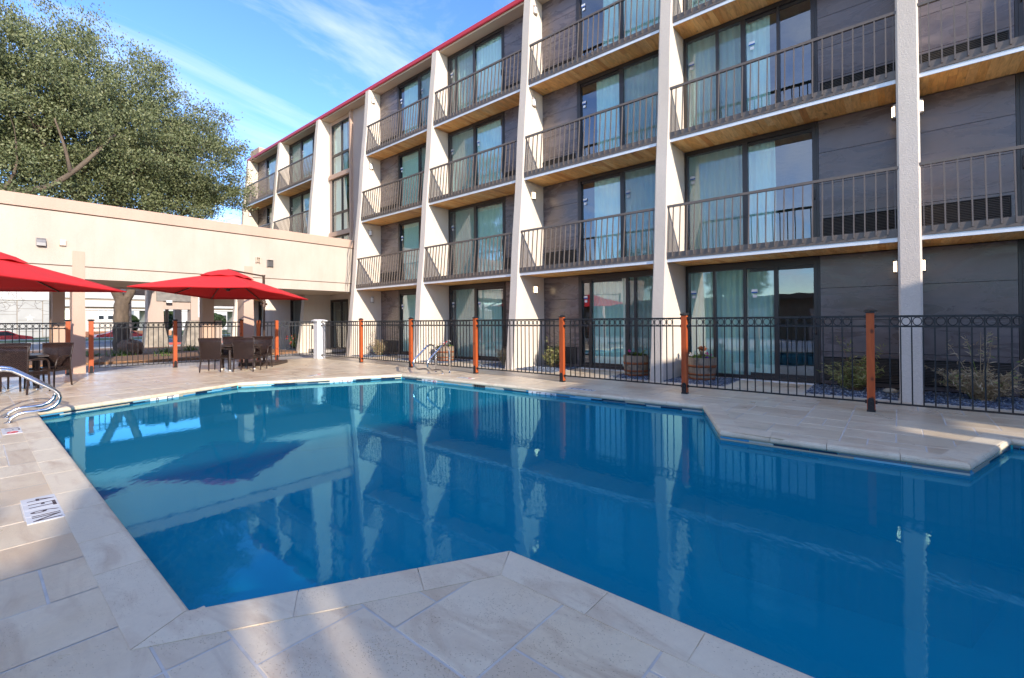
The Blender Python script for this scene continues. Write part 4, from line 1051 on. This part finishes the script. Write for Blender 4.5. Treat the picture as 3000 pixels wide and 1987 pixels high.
# ------------------------------------------------------------------ barrels with flowers
def blades(cen, n, spread, lmin, lmax, wid, up, droop=.5, seg=3):
    """n arching blades as quads strips; returns V,F (tris-free quads)"""
    V = []; F = []
    for i in range(n):
        a = rng.uniform(0, 6.28); e = rng.uniform(up[0], up[1]); L = rng.uniform(lmin, lmax)
        p = np.array(cen) + np.array([rng.normal(0, spread[0]), rng.normal(0, spread[1]), 0]); d = np.array([math.cos(a) * math.cos(e), math.sin(a) * math.cos(e), math.sin(e)])
        s_ = np.array([-math.sin(a), math.cos(a), 0]); o = len(V)
        for k in range(seg + 1):
            w = wid * (1 - (k / seg) ** 1.6) + .0008; V += [p - s_ * w, p + s_ * w]
            p = p + d * L / seg; d = d + np.array([0, 0, -droop / seg * rng.uniform(.6, 1.3)]); d /= np.linalg.norm(d)
        for k in range(seg): F.append((o + 2 * k, o + 2 * k + 1, o + 2 * k + 3, o + 2 * k + 2))
    return np.array(V), np.array(F)
def leafcloud(cen, rad, n, ls, flat_=.3, shell=False):
    c = rng.normal(0, 1, (n, 3)); c /= np.linalg.norm(c, axis=1)[:, None]; c *= (rng.uniform(0, 1, n) ** (.33 if not shell else .12))[:, None]
    c = c * np.array(rad) + np.array(cen); return leaves_at(c, ls)
def leaves_at(c, ls, asp=.5, dirs=None):
    n = len(c); d = rng.normal(0, 1, (n, 3)) if dirs is None else dirs + rng.normal(0, .45, (n, 3)); d /= np.linalg.norm(d, axis=1)[:, None]
    q = rng.normal(0, 1, (n, 3)); s_ = np.cross(d, q); s_ /= np.linalg.norm(s_, axis=1)[:, None]
    L = (ls * rng.uniform(.65, 1.35, n))[:, None]; nn = np.cross(d, s_) * L * .12
    V = np.stack([c - d * L * .5, c + s_ * L * asp * .5 + nn, c + d * L * .5, c - s_ * L * asp * .5 + nn], 1).reshape(-1, 3)
    F = np.arange(n * 4).reshape(-1, 4); return V, F
BAR = {}
def barrel(x, y, label, r=.305, h=.50):
    t = thing('barrel_planter', label, 'planter', (x, y, .0), 'half barrel planters along the hotel'); n = 20
    def rad(z): return r * (.86 + .14 * math.sin(math.pi * .5 * (z / h) * 1.0))
    if not BAR:
        k = MB(); zs = [.0, .12, .25, .38, h]; w = math.pi / n * .97; vs = []
        for z in zs:
            for rr in (rad(z), rad(z) - .028):
                for an in (-w, 0, w): vs.append((rr * math.cos(an) * (1.004 if an == 0 else 1), rr * math.sin(an), z))
        fs = []
        for j in range(4):
            a_, b_ = j * 6, (j + 1) * 6
            fs += [(a_, a_ + 1, b_ + 1, b_), (a_ + 1, a_ + 2, b_ + 2, b_ + 1), (a_ + 4, a_ + 3, b_ + 3, b_ + 4), (a_ + 5, a_ + 4, b_ + 4, b_ + 5), (a_ + 3, a_, b_, b_ + 3), (a_ + 2, a_ + 5, b_ + 5, b_ + 2)]
        fs += [(24, 25, 28, 27), (25, 26, 29, 28)]
        BAR['s'] = k.add(vs, fs).mesh('stave', M['barrel_wood'])
        BAR['h'] = []
        for za, zb in ((.015, .065), (.115, .16), (.29, .345)):
            k = MB(); k.lathe([(rad(za) + .001, za), (rad(za) + .006, za), (rad(zb) + .006, zb), (rad(zb) + .001, zb)], 40, cap=False); BAR['h'].append(k.mesh('hoop', M['rust'], smooth=True))
        k = MB(); k.lathe([(rad(.42) - .02, .42), (.1, .45), (0, .455)], 18, cap=False); BAR['d'] = k.mesh('soil', M['soil'])
    off = random.uniform(0, 1)
    for i in range(n): inst('stave', BAR['s'], t, (x, y, random.uniform(-.004, .006)), (0, 0, 2 * math.pi * i / n + off))
    for m_ in BAR['h']: inst('hoop', m_, t, (x, y, 0))
    inst('soil', BAR['d'], t, (x, y, 0))
def flowers(x, y, label, sets, leafmat='dark_leaf', tall=0):
    t = thing('flower_clump', label, 'flowers', (x, y, .44))
    V, F = leafcloud((x, y, .50), (.25, .25, .06), 260, .06); npmesh('leaves', V, F, M[leafmat], t)
    V, F = blades((x, y, .45), 26, (.12, .12), .10, .22, .022, (.2, 1.2), 1.0); npmesh('leaf_blades', V, F, M['dark_leaf'], t)
    for mat, (dx, dy, dz), n_, s_ in sets:
        c = np.array([(x + dx, y + dy, .53 + dz)]) + rng.normal(0, s_, (n_, 3)) * np.array([1, 1, .5]); V, F = leaves_at(np.repeat(c, 4, 0) + rng.normal(0, .008, (n_ * 4, 3)), .04, .8); npmesh('petals', V, F, M[mat], t)
    if tall:
        k = MB()
        for q in range(3): k.tube([(x + .02 * q - .02, y, .45), (x + .03 * q - .03, y - .02, .62), (x + .06 * q - .05, y - .03, .70 + .03 * q)], .014, 5)
        k.build('stems', M['bark'], t); V, F = leafcloud((x + .02, y - .03, .70), (.09, .06, .05), 60, .07); npmesh('dark_leaves', V, F, M['rust'], t)
barrel(-4.86, 10.42, 'half barrel planter with large leaves and a pink flower, left of the near stucco pier'); flowers(-4.86, 10.42, 'pink flower and big green leaves growing in the middle barrel', [('petal_pink', (-.12, -.1, .07), 6, .02)], 'dark_leaf')
V, F = blades((-4.76, 10.40, .46), 7, (.03, .03), .22, .34, .05, (.5, 1.2), .9); npmesh('broad_leaves', V, F, M['green_leaf'], bpy.data.objects['flower_clump'])
barrel(-3.38, 10.62, 'half barrel planter behind the fence post right of the stucco pier'); flowers(-3.38, 10.62, 'pink, violet and white flowers with a dry dark stalk in the right barrel', [('petal_pink', (.17, -.1, .05), 7, .035), ('petal_violet', (.14, -.16, -.01), 5, .03), ('petal_white', (-.2, -.1, .03), 10, .04)], 'green_leaf', 1)
barrel(-11.86, 10.52, 'half barrel planter behind the far steel grab rails'); flowers(-11.86, 10.52, 'white flowers growing in the barrel behind the grab rails', [('petal_white', (0, -.08, .07), 40, .11), ('petal_red', (.1, -.1, .07), 10, .06)], 'green_leaf')

# ------------------------------------------------------------------ shrubs by the wall
def shrub(x, y, h, w, nst, mat, label, tallstems=(), lf=24, ls=.10):
    t = thing('bamboo_shrub', label, 'shrub', (x, y, 0), 'wispy shrubs in the gravel by the hotel wall')
    k = MB(); cs = []; ds = []
    stems = []
    for i in range(nst):
        a = rng.uniform(0, 6.28); sp = rng.uniform(.1, 1) ** .8 * w; hh = h * rng.uniform(.45, .95) * (1 - .35 * sp / w); stems.append((a, sp, hh, .06))
    for a, sp, hh in tallstems: stems.append((a, sp, hh, .02))
    for a, sp, hh, b0 in stems:
        p0 = Vector((x + b0 * rng.normal(), y + b0 * rng.normal() * .7, 0)); tip = Vector((x + sp * math.cos(a), min(y + sp * math.sin(a) * .7, WY - .06), hh))
        mid = (p0 + tip) / 2 + Vector((0, 0, hh * .18)); pts = []
        for q in range(6):
            u_ = q / 5; pts.append(p0 * (1 - u_) ** 2 + mid * 2 * u_ * (1 - u_) + tip * u_ * u_)
        k.tube(pts, [.006 - .0009 * q for q in range(6)], 4, caps=False)
        for q in range(lf):
            u_ = rng.uniform(.22, 1); pp = p0 * (1 - u_) ** 2 + mid * 2 * u_ * (1 - u_) + tip * u_ * u_
            an = rng.uniform(0, 6.28); d = Vector((math.cos(an) * .8 + math.cos(a) * .4, math.sin(an) * .8 + math.sin(a) * .3, rng.uniform(-.5, .6))).normalized()
            cs.append(tuple(pp + d * .05)); ds.append(tuple(d))
            if rng.uniform() < .3: k.tube([pp, pp + d * .06], .002, 3, caps=False)
    k.build('stems', M['wood_pole'] if mat != 'straw_leaf' else M['straw_leaf'], t)
    V, F = leaves_at(np.array(cs), ls, .13, np.array(ds)); npmesh('leaves', V, F, M[mat], t)
shrub(-.62, 10.66, .78, .55, 60, 'mixed_leaf', 'green wispy shrub behind the nearest orange post', [(2.7, .3, 1.05), (2.4, .15, .95), (.2, .42, .86), (0, .2, .8)], 30)
shrub(1.02, 10.55, .72, .62, 64, 'straw_leaf', 'dry straw coloured shrub right of the near pier', [(3.4, .42, .95), (3.6, .2, 1.0), (0, .0, 1.12), (.3, .15, 1.05), (.2, .08, 1.10), (.1, .62, .80), (3.3, .7, .55)], 26)
shrub(-7.55, 10.80, .80, .42, 50, 'mixed_leaf', 'upright green shrub in front of the grille left of the sliding door', [(.2, .22, .9), (3.0, .25, .85)], 28)
shrub(-9.30, 10.70, .72, .40, 36, 'straw_leaf', 'brown half dry shrub at the foot of the third pier', [(3.2, .5, .6)], 20)
shrub(-15.95, 10.62, .80, .50, 54, 'straw_leaf', 'pale dry shrub by the wall beside the first full pier', [(3.0, .55, .95), (2.8, .45, 1.05)], 26)
shrub(-8.85, 10.25, .36, .22, 14, 'straw_leaf', 'tiny dry twigs in front of the third pier', [], 10, .06)

# ------------------------------------------------------------------ planting bed beyond the walkway
MB().prism([(-20.4, 6.2), (-21.5, 1.0), (-22.5, -8), (-33, -8), (-33.5, 3.0), (-31.5, 8.3), (-25.0, 9.8), (-21.2, 9.9)][::-1], -.06, .03).build('mulch_bed', M['mulch'], kind='structure')
MB().box(-46.5, -36.5, -60, 60, -.062, -.045).build('road', M['asphalt'], kind='structure')
k = MB(); k.add([(-200, -200, -.05), (-46.5, -200, -.05), (-46.5, 200, -.05), (-200, 200, -.05)], [(0, 1, 2, 3)]); k.build('grass', M['grass'], kind='stuff')
MB().box(-37.0, -36.5, 5.8, 14, -.05, .09).build('kerb', M['kerb_red'], kind='structure'); MB().box(-46.9, -46.4, -60, 60, -.05, .08).build('kerb', M['pale_concrete'], kind='structure')
def rockmesh(c, rx, ry, rz_):
    n, m_ = 12, 7; vs = []
    for j in range(m_ + 1):
        for i in range(n):
            ph = math.pi * j / m_; th = 2 * math.pi * i / n; q = 1 + random.uniform(-.14, .14)
            vs.append((c[0] + rx * math.sin(ph) * math.cos(th) * q, c[1] + ry * math.sin(ph) * math.sin(th) * q, c[2] + rz_ * math.cos(ph) * q))
    return MB().add(vs, [(j * n + i, j * n + (i + 1) % n, (j + 1) * n + (i + 1) % n, (j + 1) * n + i) for j in range(m_) for i in range(n)])
tag(rockmesh((-25.2, 4.45, .26), .40, .50, .40).build('boulder', M['rock'], smooth=False), 'large brown boulder at the foot of the oak trunk', 'boulder')
def strap(x, y, n, L, label):
    V, F = blades((x, y, .02), n, (.13, .16), L * .7, L, .016, (.35, 1.3), 1.5, 4); tag(npmesh('strap_leaf_plant', V, F, M['strap_leaf'], off=(x, y, 0)), label, 'plant', 'strap leaved plants in the mulch bed')
strap(-24.6, 4.0, 70, .5, 'strap leaved plant left of the brown boulder'); strap(-24.6, 5.55, 120, .55, 'wide clump of strap leaves right of the brown boulder')
strap(-26.3, 6.9, 80, .5, 'dark strap leaved plant behind the fence post beyond the boulder'); strap(-25.6, 3.3, 50, .42, 'dark strap leaves in the shade left of the oak')
strap(-22.9, 5.1, 26, .22, 'small low green tuft near the front of the mulch bed'); strap(-23.4, 6.9, 30, .25, 'small bright green tuft right of the mulch bed middle')
fb = thing('rose_bush', 'small rose bush with red flowers under the walkway', 'shrub', (-22.6, 10.35, 0))
V, F = leafcloud((-22.6, 10.35, .45), (.35, .3, .35), 420, .08); npmesh('leaves', V, F, M['green_leaf'], fb)
c = rng.normal(0, .2, (14, 3)) + np.array([-22.5, 10.25, .6]); V, F = leaves_at(np.repeat(c, 5, 0) + rng.normal(0, .02, (70, 3)), .07, .8); npmesh('petals', V, F, M['petal_red'], fb)
k = MB()
for q in range(6): k.tube([(-22.6, 10.35, 0), (-22.6 + rng.normal(0, .12), 10.35 + rng.normal(0, .12), .5)], .008, 4)
k.build('stems', M['bark'], fb)

# ------------------------------------------------------------------ trees
def grow(trunk, rad, clumps, mat, tree, twig=.018, wig=.35):
    """trunk: list of polylines with radii; every clump centre is tied to the nearest branch"""
    k = MB(); nodes = []; nr = []; zmin = min(2.6, .3 * max(c_[2] for c_ in clumps))
    for pts, r0, r1 in trunk:
        P_ = [Vector(p) for p in pts]; fine = []
        for i in range(len(P_) - 1):
            p0 = P_[max(0, i - 1)]; p1 = P_[i]; p2 = P_[i + 1]; p3 = P_[min(len(P_) - 1, i + 2)]
            for q in range(4):
                t = q / 4; fine.append(.5 * ((2 * p1) + (p2 - p0) * t + (2 * p0 - 5 * p1 + 4 * p2 - p3) * t * t + (3 * p1 - p0 - 3 * p2 + p3) * t ** 3))
        fine.append(P_[-1]); m_ = len(fine); rr = [(r0 + (r1 - r0) * i / (m_ - 1)) * (1 + .08 * math.sin(i * 2.1)) for i in range(m_)]
        k.tube(fine, rr, 10)
        for i, p in enumerate(fine):
            if p.z > zmin: nodes.append(p); nr.append(rr[i])
    order = sorted(clumps, key=lambda c_: min((Vector(c_) - n_).length for n_ in nodes[:80]))
    for c_ in order:
        c_ = Vector(c_); bi = min(range(len(nodes)), key=lambda i: (nodes[i] - c_).length + (0 if nodes[i].z < c_.z + .5 else 1.0)); b_ = nodes[bi]
        L = (c_ - b_).length
        if L < .15: continue
        r0 = min(nr[bi] * .62, .020 + .017 * L); st = max(2, int(L / .5)); pts = [b_]; rr = [r0]
        for q in range(1, st + 1):
            u_ = q / st; p = b_.lerp(c_, u_) + Vector((rng.normal(), rng.normal(), rng.normal())) * wig * .18 * math.sin(math.pi * u_) * min(1.5, L) + Vector((0, 0, -.12 * L * math.sin(math.pi * u_)))
            pts.append(p); rr.append(r0 * (1 - .8 * u_) + .004)
        k.tube(pts, rr, 5, caps=False)
        for p, r_ in zip(pts[1:], rr[1:]): nodes.append(p); nr.append(r_)
    return k.build('trunk', mat, tree, True)
def oak(label, x, y, trunk, blobs, ncl, nleaf, ls):
    t = thing('oak_tree', label, 'tree', (x, y, 0), 'evergreen oaks behind the walkway')
    cl = []
    tot = sum(b_[3] * b_[4] * b_[5] for b_ in blobs)
    for bx, by, bz, rx, ry, rz_ in blobs:
        n = int(ncl * rx * ry * rz_ / tot * (2.6 if rz_ < .8 else 1)) + 1; c = rng.normal(0, 1, (n, 3)); c /= np.linalg.norm(c, axis=1)[:, None]; c *= (rng.uniform(.12, 1, n) ** .40)[:, None]
        c = c[c[:, 2] > -.45 - .3 * rng.uniform(0, 1, len(c))]; cl.append(c * np.array([rx, ry, rz_]) + np.array([bx, by, bz]))
    cl = np.concatenate(cl); grow(trunk, 1, [tuple(c) for c in cl[::2]], M['bark'], t)
    n = nleaf; idx = rng.integers(0, len(cl), n); sz = rng.uniform(.7, 1.35, len(cl))
    c = cl[idx] + rng.normal(0, .28, (n, 3)) * sz[idx][:, None] * np.array([1, 1, .62])
    up = np.tile(np.array([0, 0, .35]), (n, 1)) + (c - np.array([x, y, 7])) * .06
    V, F = leaves_at(c, ls, .46, up); npmesh('crown', V, F, M['oak_leaf'], t)
    return t
oak('broad evergreen oak whose trunk shows under the walkway', -27.2, 4.5,
    [([(-27.2, 4.5, -.05), (-27.2, 4.5, .5), (-27.2, 4.49, 1.3), (-27.2, 4.5, 2.0), (-27.2, 4.53, 2.6)], .33, .26), ([(-27.2, 4.49, 2.2), (-27.2, 4.32, 2.8), (-27.0, 3.7, 4.2), (-26.6, 3.2, 6.2), (-26.4, 3.1, 8.2), (-26.2, 2.4, 10.5)], .21, .07),
     ([(-27.2, 4.58, 2.3), (-27.2, 4.85, 2.9), (-27.3, 5.3, 4.6), (-27.2, 5.5, 6.6), (-26.8, 6.2, 8.2), (-26.5, 6.6, 10.2)], .20, .06), ([(-27.3, 5.35, 4.8), (-26.8, 6.4, 6.3), (-26.2, 7.6, 7.6), (-25.6, 8.6, 8.4)], .14, .04),
     ([(-27.0, 3.7, 4.2), (-25.8, 4.0, 6.3), (-24.6, 4.6, 7.9), (-23.8, 5.6, 9.0)], .15, .04), ([(-26.6, 3.2, 6.2), (-25.3, 2.2, 7.6), (-24.2, 1.4, 9.0)], .13, .04), ([(-27.2, 5.5, 6.6), (-28.6, 5.4, 8.4), (-29.8, 5.5, 10.0)], .12, .04), ([(-26.6, 3.2, 6.2), (-28, 2.2, 8.4), (-29.5, 1.0, 10.2)], .13, .04)],
    [(-27.2, 3.3, 10.3, 4.8, 4.3, 4.2), (-26.8, 6.3, 9.4, 4.6, 3.0, 3.2), (-26.2, 7.6, 8.7, 3.0, 1.45, 1.9), (-25.2, 4.0, 9.0, 3.6, 4.2, 2.6), (-26.8, 1.8, 11.0, 3.2, 3.0, 2.8), (-25.4, 3.2, 8.0, 2.4, 3.0, 1.3), (-25.6, 7.6, 7.7, 2.2, 1.8, .75), (-26, 5.5, 7.3, 2.2, 2.4, .7), (-25.5, 1.4, 7.0, 2.5, 1.6, .6), (-25.5, 3.6, 7.0, 2.5, 1.5, .5), (-25.8, 6.8, 7.0, 2.4, 1.8, .5), (-26, 2.5, 6.5, 2.5, 2.5, .6), (-26, 6.0, 6.5, 2.5, 2.4, .5), (-23.0, 1.15, 6.0, .9, .95, .5)], 980, 200000, .105)
oak('second evergreen oak, its limbs entering from the left edge', -27.5, -5.2,
    [([(-27.5, -5.2, -.05), (-27.5, -5.2, 1.5), (-27.4, -5.1, 2.8)], .42, .34), ([(-27.4, -5.0, 2.5), (-26.4, -3.2, 4.3), (-25, -1.11, 5.29), (-24, 0.71, 5.93), (-23.4, 1.73, 6.25), (-23, 2.39, 6.84), (-22.8, 3.04, 7.73), (-22.8, 3.59, 8.57)], .16, .05), ([(-24, 0.71, 5.93), (-23.6, 1.05, 6.81), (-23.4, 1.04, 7.81)], .07, .02), ([(-23, 2.39, 6.84), (-22.8, 2.2, 7.73), (-22.6, 1.93, 8.59)], .07, .02), ([(-24.6, -0.36, 5.5), (-24.4, 0.27, 6.64), (-24.2, -0.18, 7.85)], .07, .02), ([(-26.4, -1.2, 5.6), (-26.0, .0, 7.0), (-25.8, 1.1, 8.1), (-25.8, 1.6, 9.6)], .16, .05),
     ([(-27.4, -5.2, 2.6), (-27.6, -5.8, 5), (-27.8, -5.2, 8), (-27.5, -4.0, 11)], .28, .06), ([(-27.6, -5.8, 5), (-26.5, -7.5, 7), (-26, -8.5, 9.5)], .16, .05), ([(-26.8, -3.2, 4.3), (-25.2, -2.4, 6.6), (-24.2, -1.2, 8.6)], .15, .04)],
    [(-27.0, -2.6, 10.6, 5.0, 5.2, 4.9), (-26.2, .6, 9.6, 4.2, 3.4, 3.2), (-27.5, -7.0, 9.5, 4.5, 4.0, 4.0), (-25.4, .9, 7.6, 1.2, 1.3, .7), (-26.5, .3, 8.0, 3.0, 2.6, 1.5)], 700, 130000, .105)
oaks = [o for o in bpy.data.objects if o.name.startswith('oak_tree')]
for q, (x, y, rz, sc_) in enumerate(((-31, -26, .4, .62), (-21.5, -27, 2.2, .66), (-12.5, -29, 3.9, .6))):
    o_ = oaks[q % 2]; c_ = Vector((x, y, -.05))
    d_ = dup(o_, c_, rz, ('left', 'middle', 'right')[q] + ' evergreen oak of the row behind the unseen building', 'evergreen oaks behind the pool house'); d_.scale = (sc_,) * 3
def bare(label, x, y, h, spread, n, seed_y=0, low=.35):
    t = thing('bare_tree', label, 'tree', (x, y, 0), 'leafless trees beyond the walkway')
    cl = [(x + rng.normal(0, spread), y + rng.normal(0, spread), h * rng.uniform(low, 1)) for _ in range(n)]
    grow([([(x, y, -.05), (x + .1, y + .05, h * .3), (x, y + .1, h * .86)], .06 * h / 5, .012 * h / 5), ([(x + .05, y, h * .28), (x + .4, y + .5, h * .6)], .05 * h / 5, .02), ([(x + .05, y, h * .25), (x - .3, y - .6, h * .62)], .05 * h / 5, .02)], 1, cl, M['bare_bark'], t, wig=.5)
bare('leafless tree between the oak crown and the hotel end', -34, 12.15, 10.2, .75, 110, 0, .4); bare('leafless tree with fine twigs at the far left under the walkway', -30.5, .1, 3.7, 1.15, 170, 0, .50)
bare('leafless twiggy tree beside the hotel end wall', -36, 12.9, 10.6, .6, 70, 0, .4)

# ------------------------------------------------------------------ entrance portico, road, overpass and neighbours
pc = thing('entrance_portico', 'grey beige entrance portico on stone footed columns beyond the oak', 'building', (-32, 8, 0))
def batter(y0, y1, yb0, yb1, x0, x1, z0, z1, mat, name):
    MB().add([(x0, yb0, z0), (x1 + .1, yb0, z0), (x1 + .1, yb1, z0), (x0, yb1, z0), (x0, y0, z1), (x1, y0, z1), (x1, y1, z1), (x0, y1, z1)],
             [(3, 2, 1, 0), (4, 5, 6, 7), (0, 1, 5, 4), (1, 2, 6, 5), (2, 3, 7, 6), (3, 0, 4, 7)]).build(name, mat, pc)
batter(6.42, 7.12, 6.42, 7.14, -32.6, -32.0, 1.405, 3.3, M['stucco_brown'], 'column'); batter(6.40, 7.16, 6.25, 7.42, -32.7, -31.98, -.05, 1.40, M['footing_stone'], 'stone_footing')
batter(8.46, 9.04, 8.44, 9.06, -32.6, -32.0, 1.505, 3.2, M['stucco_brown'], 'column'); batter(8.40, 9.12, 8.10, 9.35, -32.7, -31.98, -.05, 1.50, M['footing_stone'], 'stone_footing')
MB().box(-32.5, -32.05, 7.145, 8.455, 2.17, 2.62).build('beam', M['stucco_brown'], pc); MB().box(-40, -31.9, 6.35, 10.6, 3.301, 4.1).build('roof', M['stucco_brown'], pc)
MB().box(-31.99, -31.9, 6.8, 8.44, 2.62, 3.30).build('fascia', M['vent_grey'], pc)
batter(6.6, 7.0, 6.6, 7.0, -39.6, -39.2, -.05, 3.3, M['stucco_brown'], 'column'); batter(9.4, 9.8, 9.4, 9.8, -39.6, -39.2, -.05, 3.3, M['stucco_brown'], 'column')
MB().tube([(-31.93, 8.86, 3.2), (-31.93, 8.86, 1.75), (-31.85, 8.93, 1.60), (-31.85, 8.93, .1)], .05, 8).build('downpipe', M['flashing'], pc)
MB().box(-21.38, -21.12, 6.345, 7.12, 2.04, 2.439).build('beam', M['stucco'], cw); MB().box(-21.38, -21.05, 6.40, 6.64, -.05, 1.45).build('pedestal', M['stucco_brown'], cw)
fd = thing('flood_light', 'small white flood light under the portico fascia', 'lamp', (-31.7, 7.33, 2.62)); MB().box(-31.75, -31.6, 7.2, 7.46, 2.53, 2.66).build('housing', M['white_plastic'], fd)
# overpass with retaining wall
ov = thing('highway_overpass', 'pale concrete highway overpass far beyond the road', 'bridge', (-70, 8, 0))
MB().box(-72, -70, -60, 60, 4.28, 5.05).build('parapet', M['pale_concrete'], ov); MB().box(-76, -70.2, 6.6, 60, 4.05, 4.279).build('shadow_gap', M['girder'], ov)
MB().box(-72, -69.9, 6.6, 60, 3.32, 4.05).build('parapet', M['pale_concrete'], ov); MB().box(-76, -70.3, 6.6, 60, 3.10, 3.319).build('girder', M['girder'], ov); MB().box(-72, -70.1, 6.6, 60, 2.93, 3.099).build('ledge', M['pale_concrete'], ov)
wz = [(-60, 3.9)]
y = -8.0; j = 0
while y < 6.4:
    z = -.6 - (.6 if j % 2 else 0)
    while z < 3.9:
        z1 = min(z + 1.2, 3.86)

        MB().box(-70.5, -70.0, y + .02, min(y + 1.85, 6.55) - .02, max(z, -.5) + .02, z1 - .01).build('wall_panel', M['wall_concrete'], ov, at=(-70, y, z)); z += 1.2
    y += 1.87; j += 1
MB().box(-70.8, -70.06, -60, 6.56, -.6, 3.9).build('retaining_wall', M['girder'], ov); MB().box(-71, -69.92, -60, 6.58, 3.901, 4.275).build('coping_band', M['pale_concrete'], ov)
star = [((.45 if q % 2 == 0 else .19) * math.sin(q * math.pi / 5), (.45 if q % 2 == 0 else .19) * math.cos(q * math.pi / 5)) for q in range(10)]
k = MB(); k.add([(-69.985, 4.15 + a_, 2.0 + b_) for a_, b_ in star] + [(-69.93, 4.15, 2.0)], [(q, (q + 1) % 10, 10) for q in range(10)]); k.build('star_relief', M['pale_concrete'], ov)
for y in (14, 24): MB().box(-74, -71, y, y + 1.2, -.6, 3.0).build('bridge_pier', M['pale_concrete'], ov)
tag(MB().tube([(-40, 3.32, -.05), (-40, 3.30, 9)], [.15, .12], 10).build('utility_pole', M['wood_pole']), 'brown wooden utility pole seen left of the walkway column', 'pole')
tag(MB().tube([(-41, 9.35, -.05), (-41, 9.35, 6)], .11, 10).build('utility_pole', M['wood_pole']), 'light brown wooden pole seen between the portico columns', 'pole')
def car(x, y, z, flip, label):
    t = thing('parked_car', label, 'car', (x, y, z), 'red cars on the far road'); s_ = -1 if flip else 1
    pr = [(-2.2, .25), (-2.2, .62), (-2.0, .78), (-1.25, .86), (-.55, 1.30), (.55, 1.34), (1.25, .95), (2.05, .80), (2.2, .55), (2.2, .25)]
    MB().extr([(y + s_ * a_, z + b_) for a_, b_ in (pr if s_ > 0 else pr[::-1])], x - .85, x + .85).build('body', M['car_red'], t)
    gl = [(-1.05, .88), (-.5, 1.24), (.5, 1.27), (1.08, .93)]
    MB().extr([(y + s_ * a_, z + b_) for a_, b_ in (gl if s_ > 0 else gl[::-1])], x + .851, x + .862).build('side_window', M['car_glass'], t)
    for a_ in (-1.35, 1.35): MB().tube([(x + .65, y + a_, z + .31), (x + .88, y + a_, z + .31)], .31, 14).build('wheel', M['tyre'], t)
car(-62, 1.7, -.55, False, 'red car on the road below the star on the concrete wall'); car(-62, 10.3, -.55, True, 'red car passing behind the oak trunk')
tag(MB().box(-66.2, -66.0, 7.3, 15.5, -.4, .55).build('road_barrier', M['barrier']), 'orange brown barrier along the far road behind the oak trunk', 'barrier')
tag(MB().box(-60.2, -60.0, -30, 30, -.3, .02).build('guard_rail', M['pale_concrete']), 'low pale guard rail in front of the red cars', 'barrier')
nb = thing('neighbour_building', 'beige two storey building with white windows under the overpass', 'building', (-95, 12, 0)); MB().box(-105, -95, 11.4, 16.5, -.5, 4.2).build('wall', M['neighbour'], nb)
for y in (12.9, 14.0):
    for z in (2.0, 3.35):
        f_ = MB().box(-94.99, -94.93, y, y + .75, z, z + .7).build('window', M['white_plastic'], nb); MB().box(-94.925, -94.91, y + .07, y + .68, z + .07, z + .63).build('pane', M['car_glass'], f_)
nb2 = thing('neighbour_building', 'pale building far behind the portico columns', 'building', (-110, 24, 0)); MB().box(-120, -110, 20, 60, -.5, 4.6).build('wall', M['pale_concrete'], nb2)
for q in range(6):
    f_ = MB().box(-109.99, -109.9, 21.5 + q * 4, 23.5 + q * 4, 1.4, 3.0).build('window', M['car_glass'], nb2)
def evergreen(x, y, h, r, label):
    t = thing('evergreen_tree', label, 'tree', (x, y, -.5)); MB().tube([(x, y, -.5), (x, y, h * .5)], .2, 7).build('trunk', M['bark'], t)
    V, F = leafcloud((x, y, h * .52), (r, r, h * .5), 2600, .42, .3, True); npmesh('crown', V, F, M['conifer_leaf'], t)
evergreen(-84, 14.6, 2.6, 1.3, 'dark evergreen under the overpass beside the oak trunk'); evergreen(-82, 18.0, 4.0, 1.7, 'round grey green evergreen under the overpass right of the oak'); evergreen(-90, 27, 3.0, 1.9, 'small evergreen seen between the portico columns')
# wall added outside the frame to shade the deck; openings cut for sun patches
sw = thing('shade_wall', 'unseen beige wall right of the pool, added to cast shade and sun patches', 'wall', (9.7, 0, 0))
holes = [(-3.55, -3.1, 4.75, 5.3), (-2.25, -2.08, 3.85, 4.4), (-1.93, -1.80, 3.85, 4.35), (4.7, 5.1, 3.05, 3.5), (5.4, 6.1, 2.9, 3.3)]
ys = sorted({-14.0, 10.9} | {h_[0] for h_ in holes} | {h_[1] for h_ in holes}); k = MB()
for y0, y1 in zip(ys[:-1], ys[1:]):
    z = -.05
    for h_ in sorted([h_ for h_ in holes if h_[0] <= y0 and h_[1] >= y1], key=lambda h_: h_[2]): k.box(9.6, 9.9, y0, y1, z, h_[2]); z = h_[3]
    if z < 5.24: k.box(9.6, 9.9, y0, y1, z, 5.25)
k.build('wall', M['stucco'], sw)

ph = thing('unseen_building', 'long low brown unseen building opposite the hotel, added to darken glass reflections', 'building', (-11, -14, 0))  # unseen building added so the ground floor glass reflects something dark
MB().box(-34, 9.0, -17, -14.5, -.05, 2.7).build('wall', M['stucco_dark'], ph); MB().box(-34.4, 9.3, -17.4, -14.0, 2.701, 3.0).build('roof', M['groove_dark'], ph)
for q in range(9): MB().box(-31 + q * 4.4, -29.2 + q * 4.4, -14.499, -14.46, .0, 2.1).build('door', M['stucco_brown'], ph)
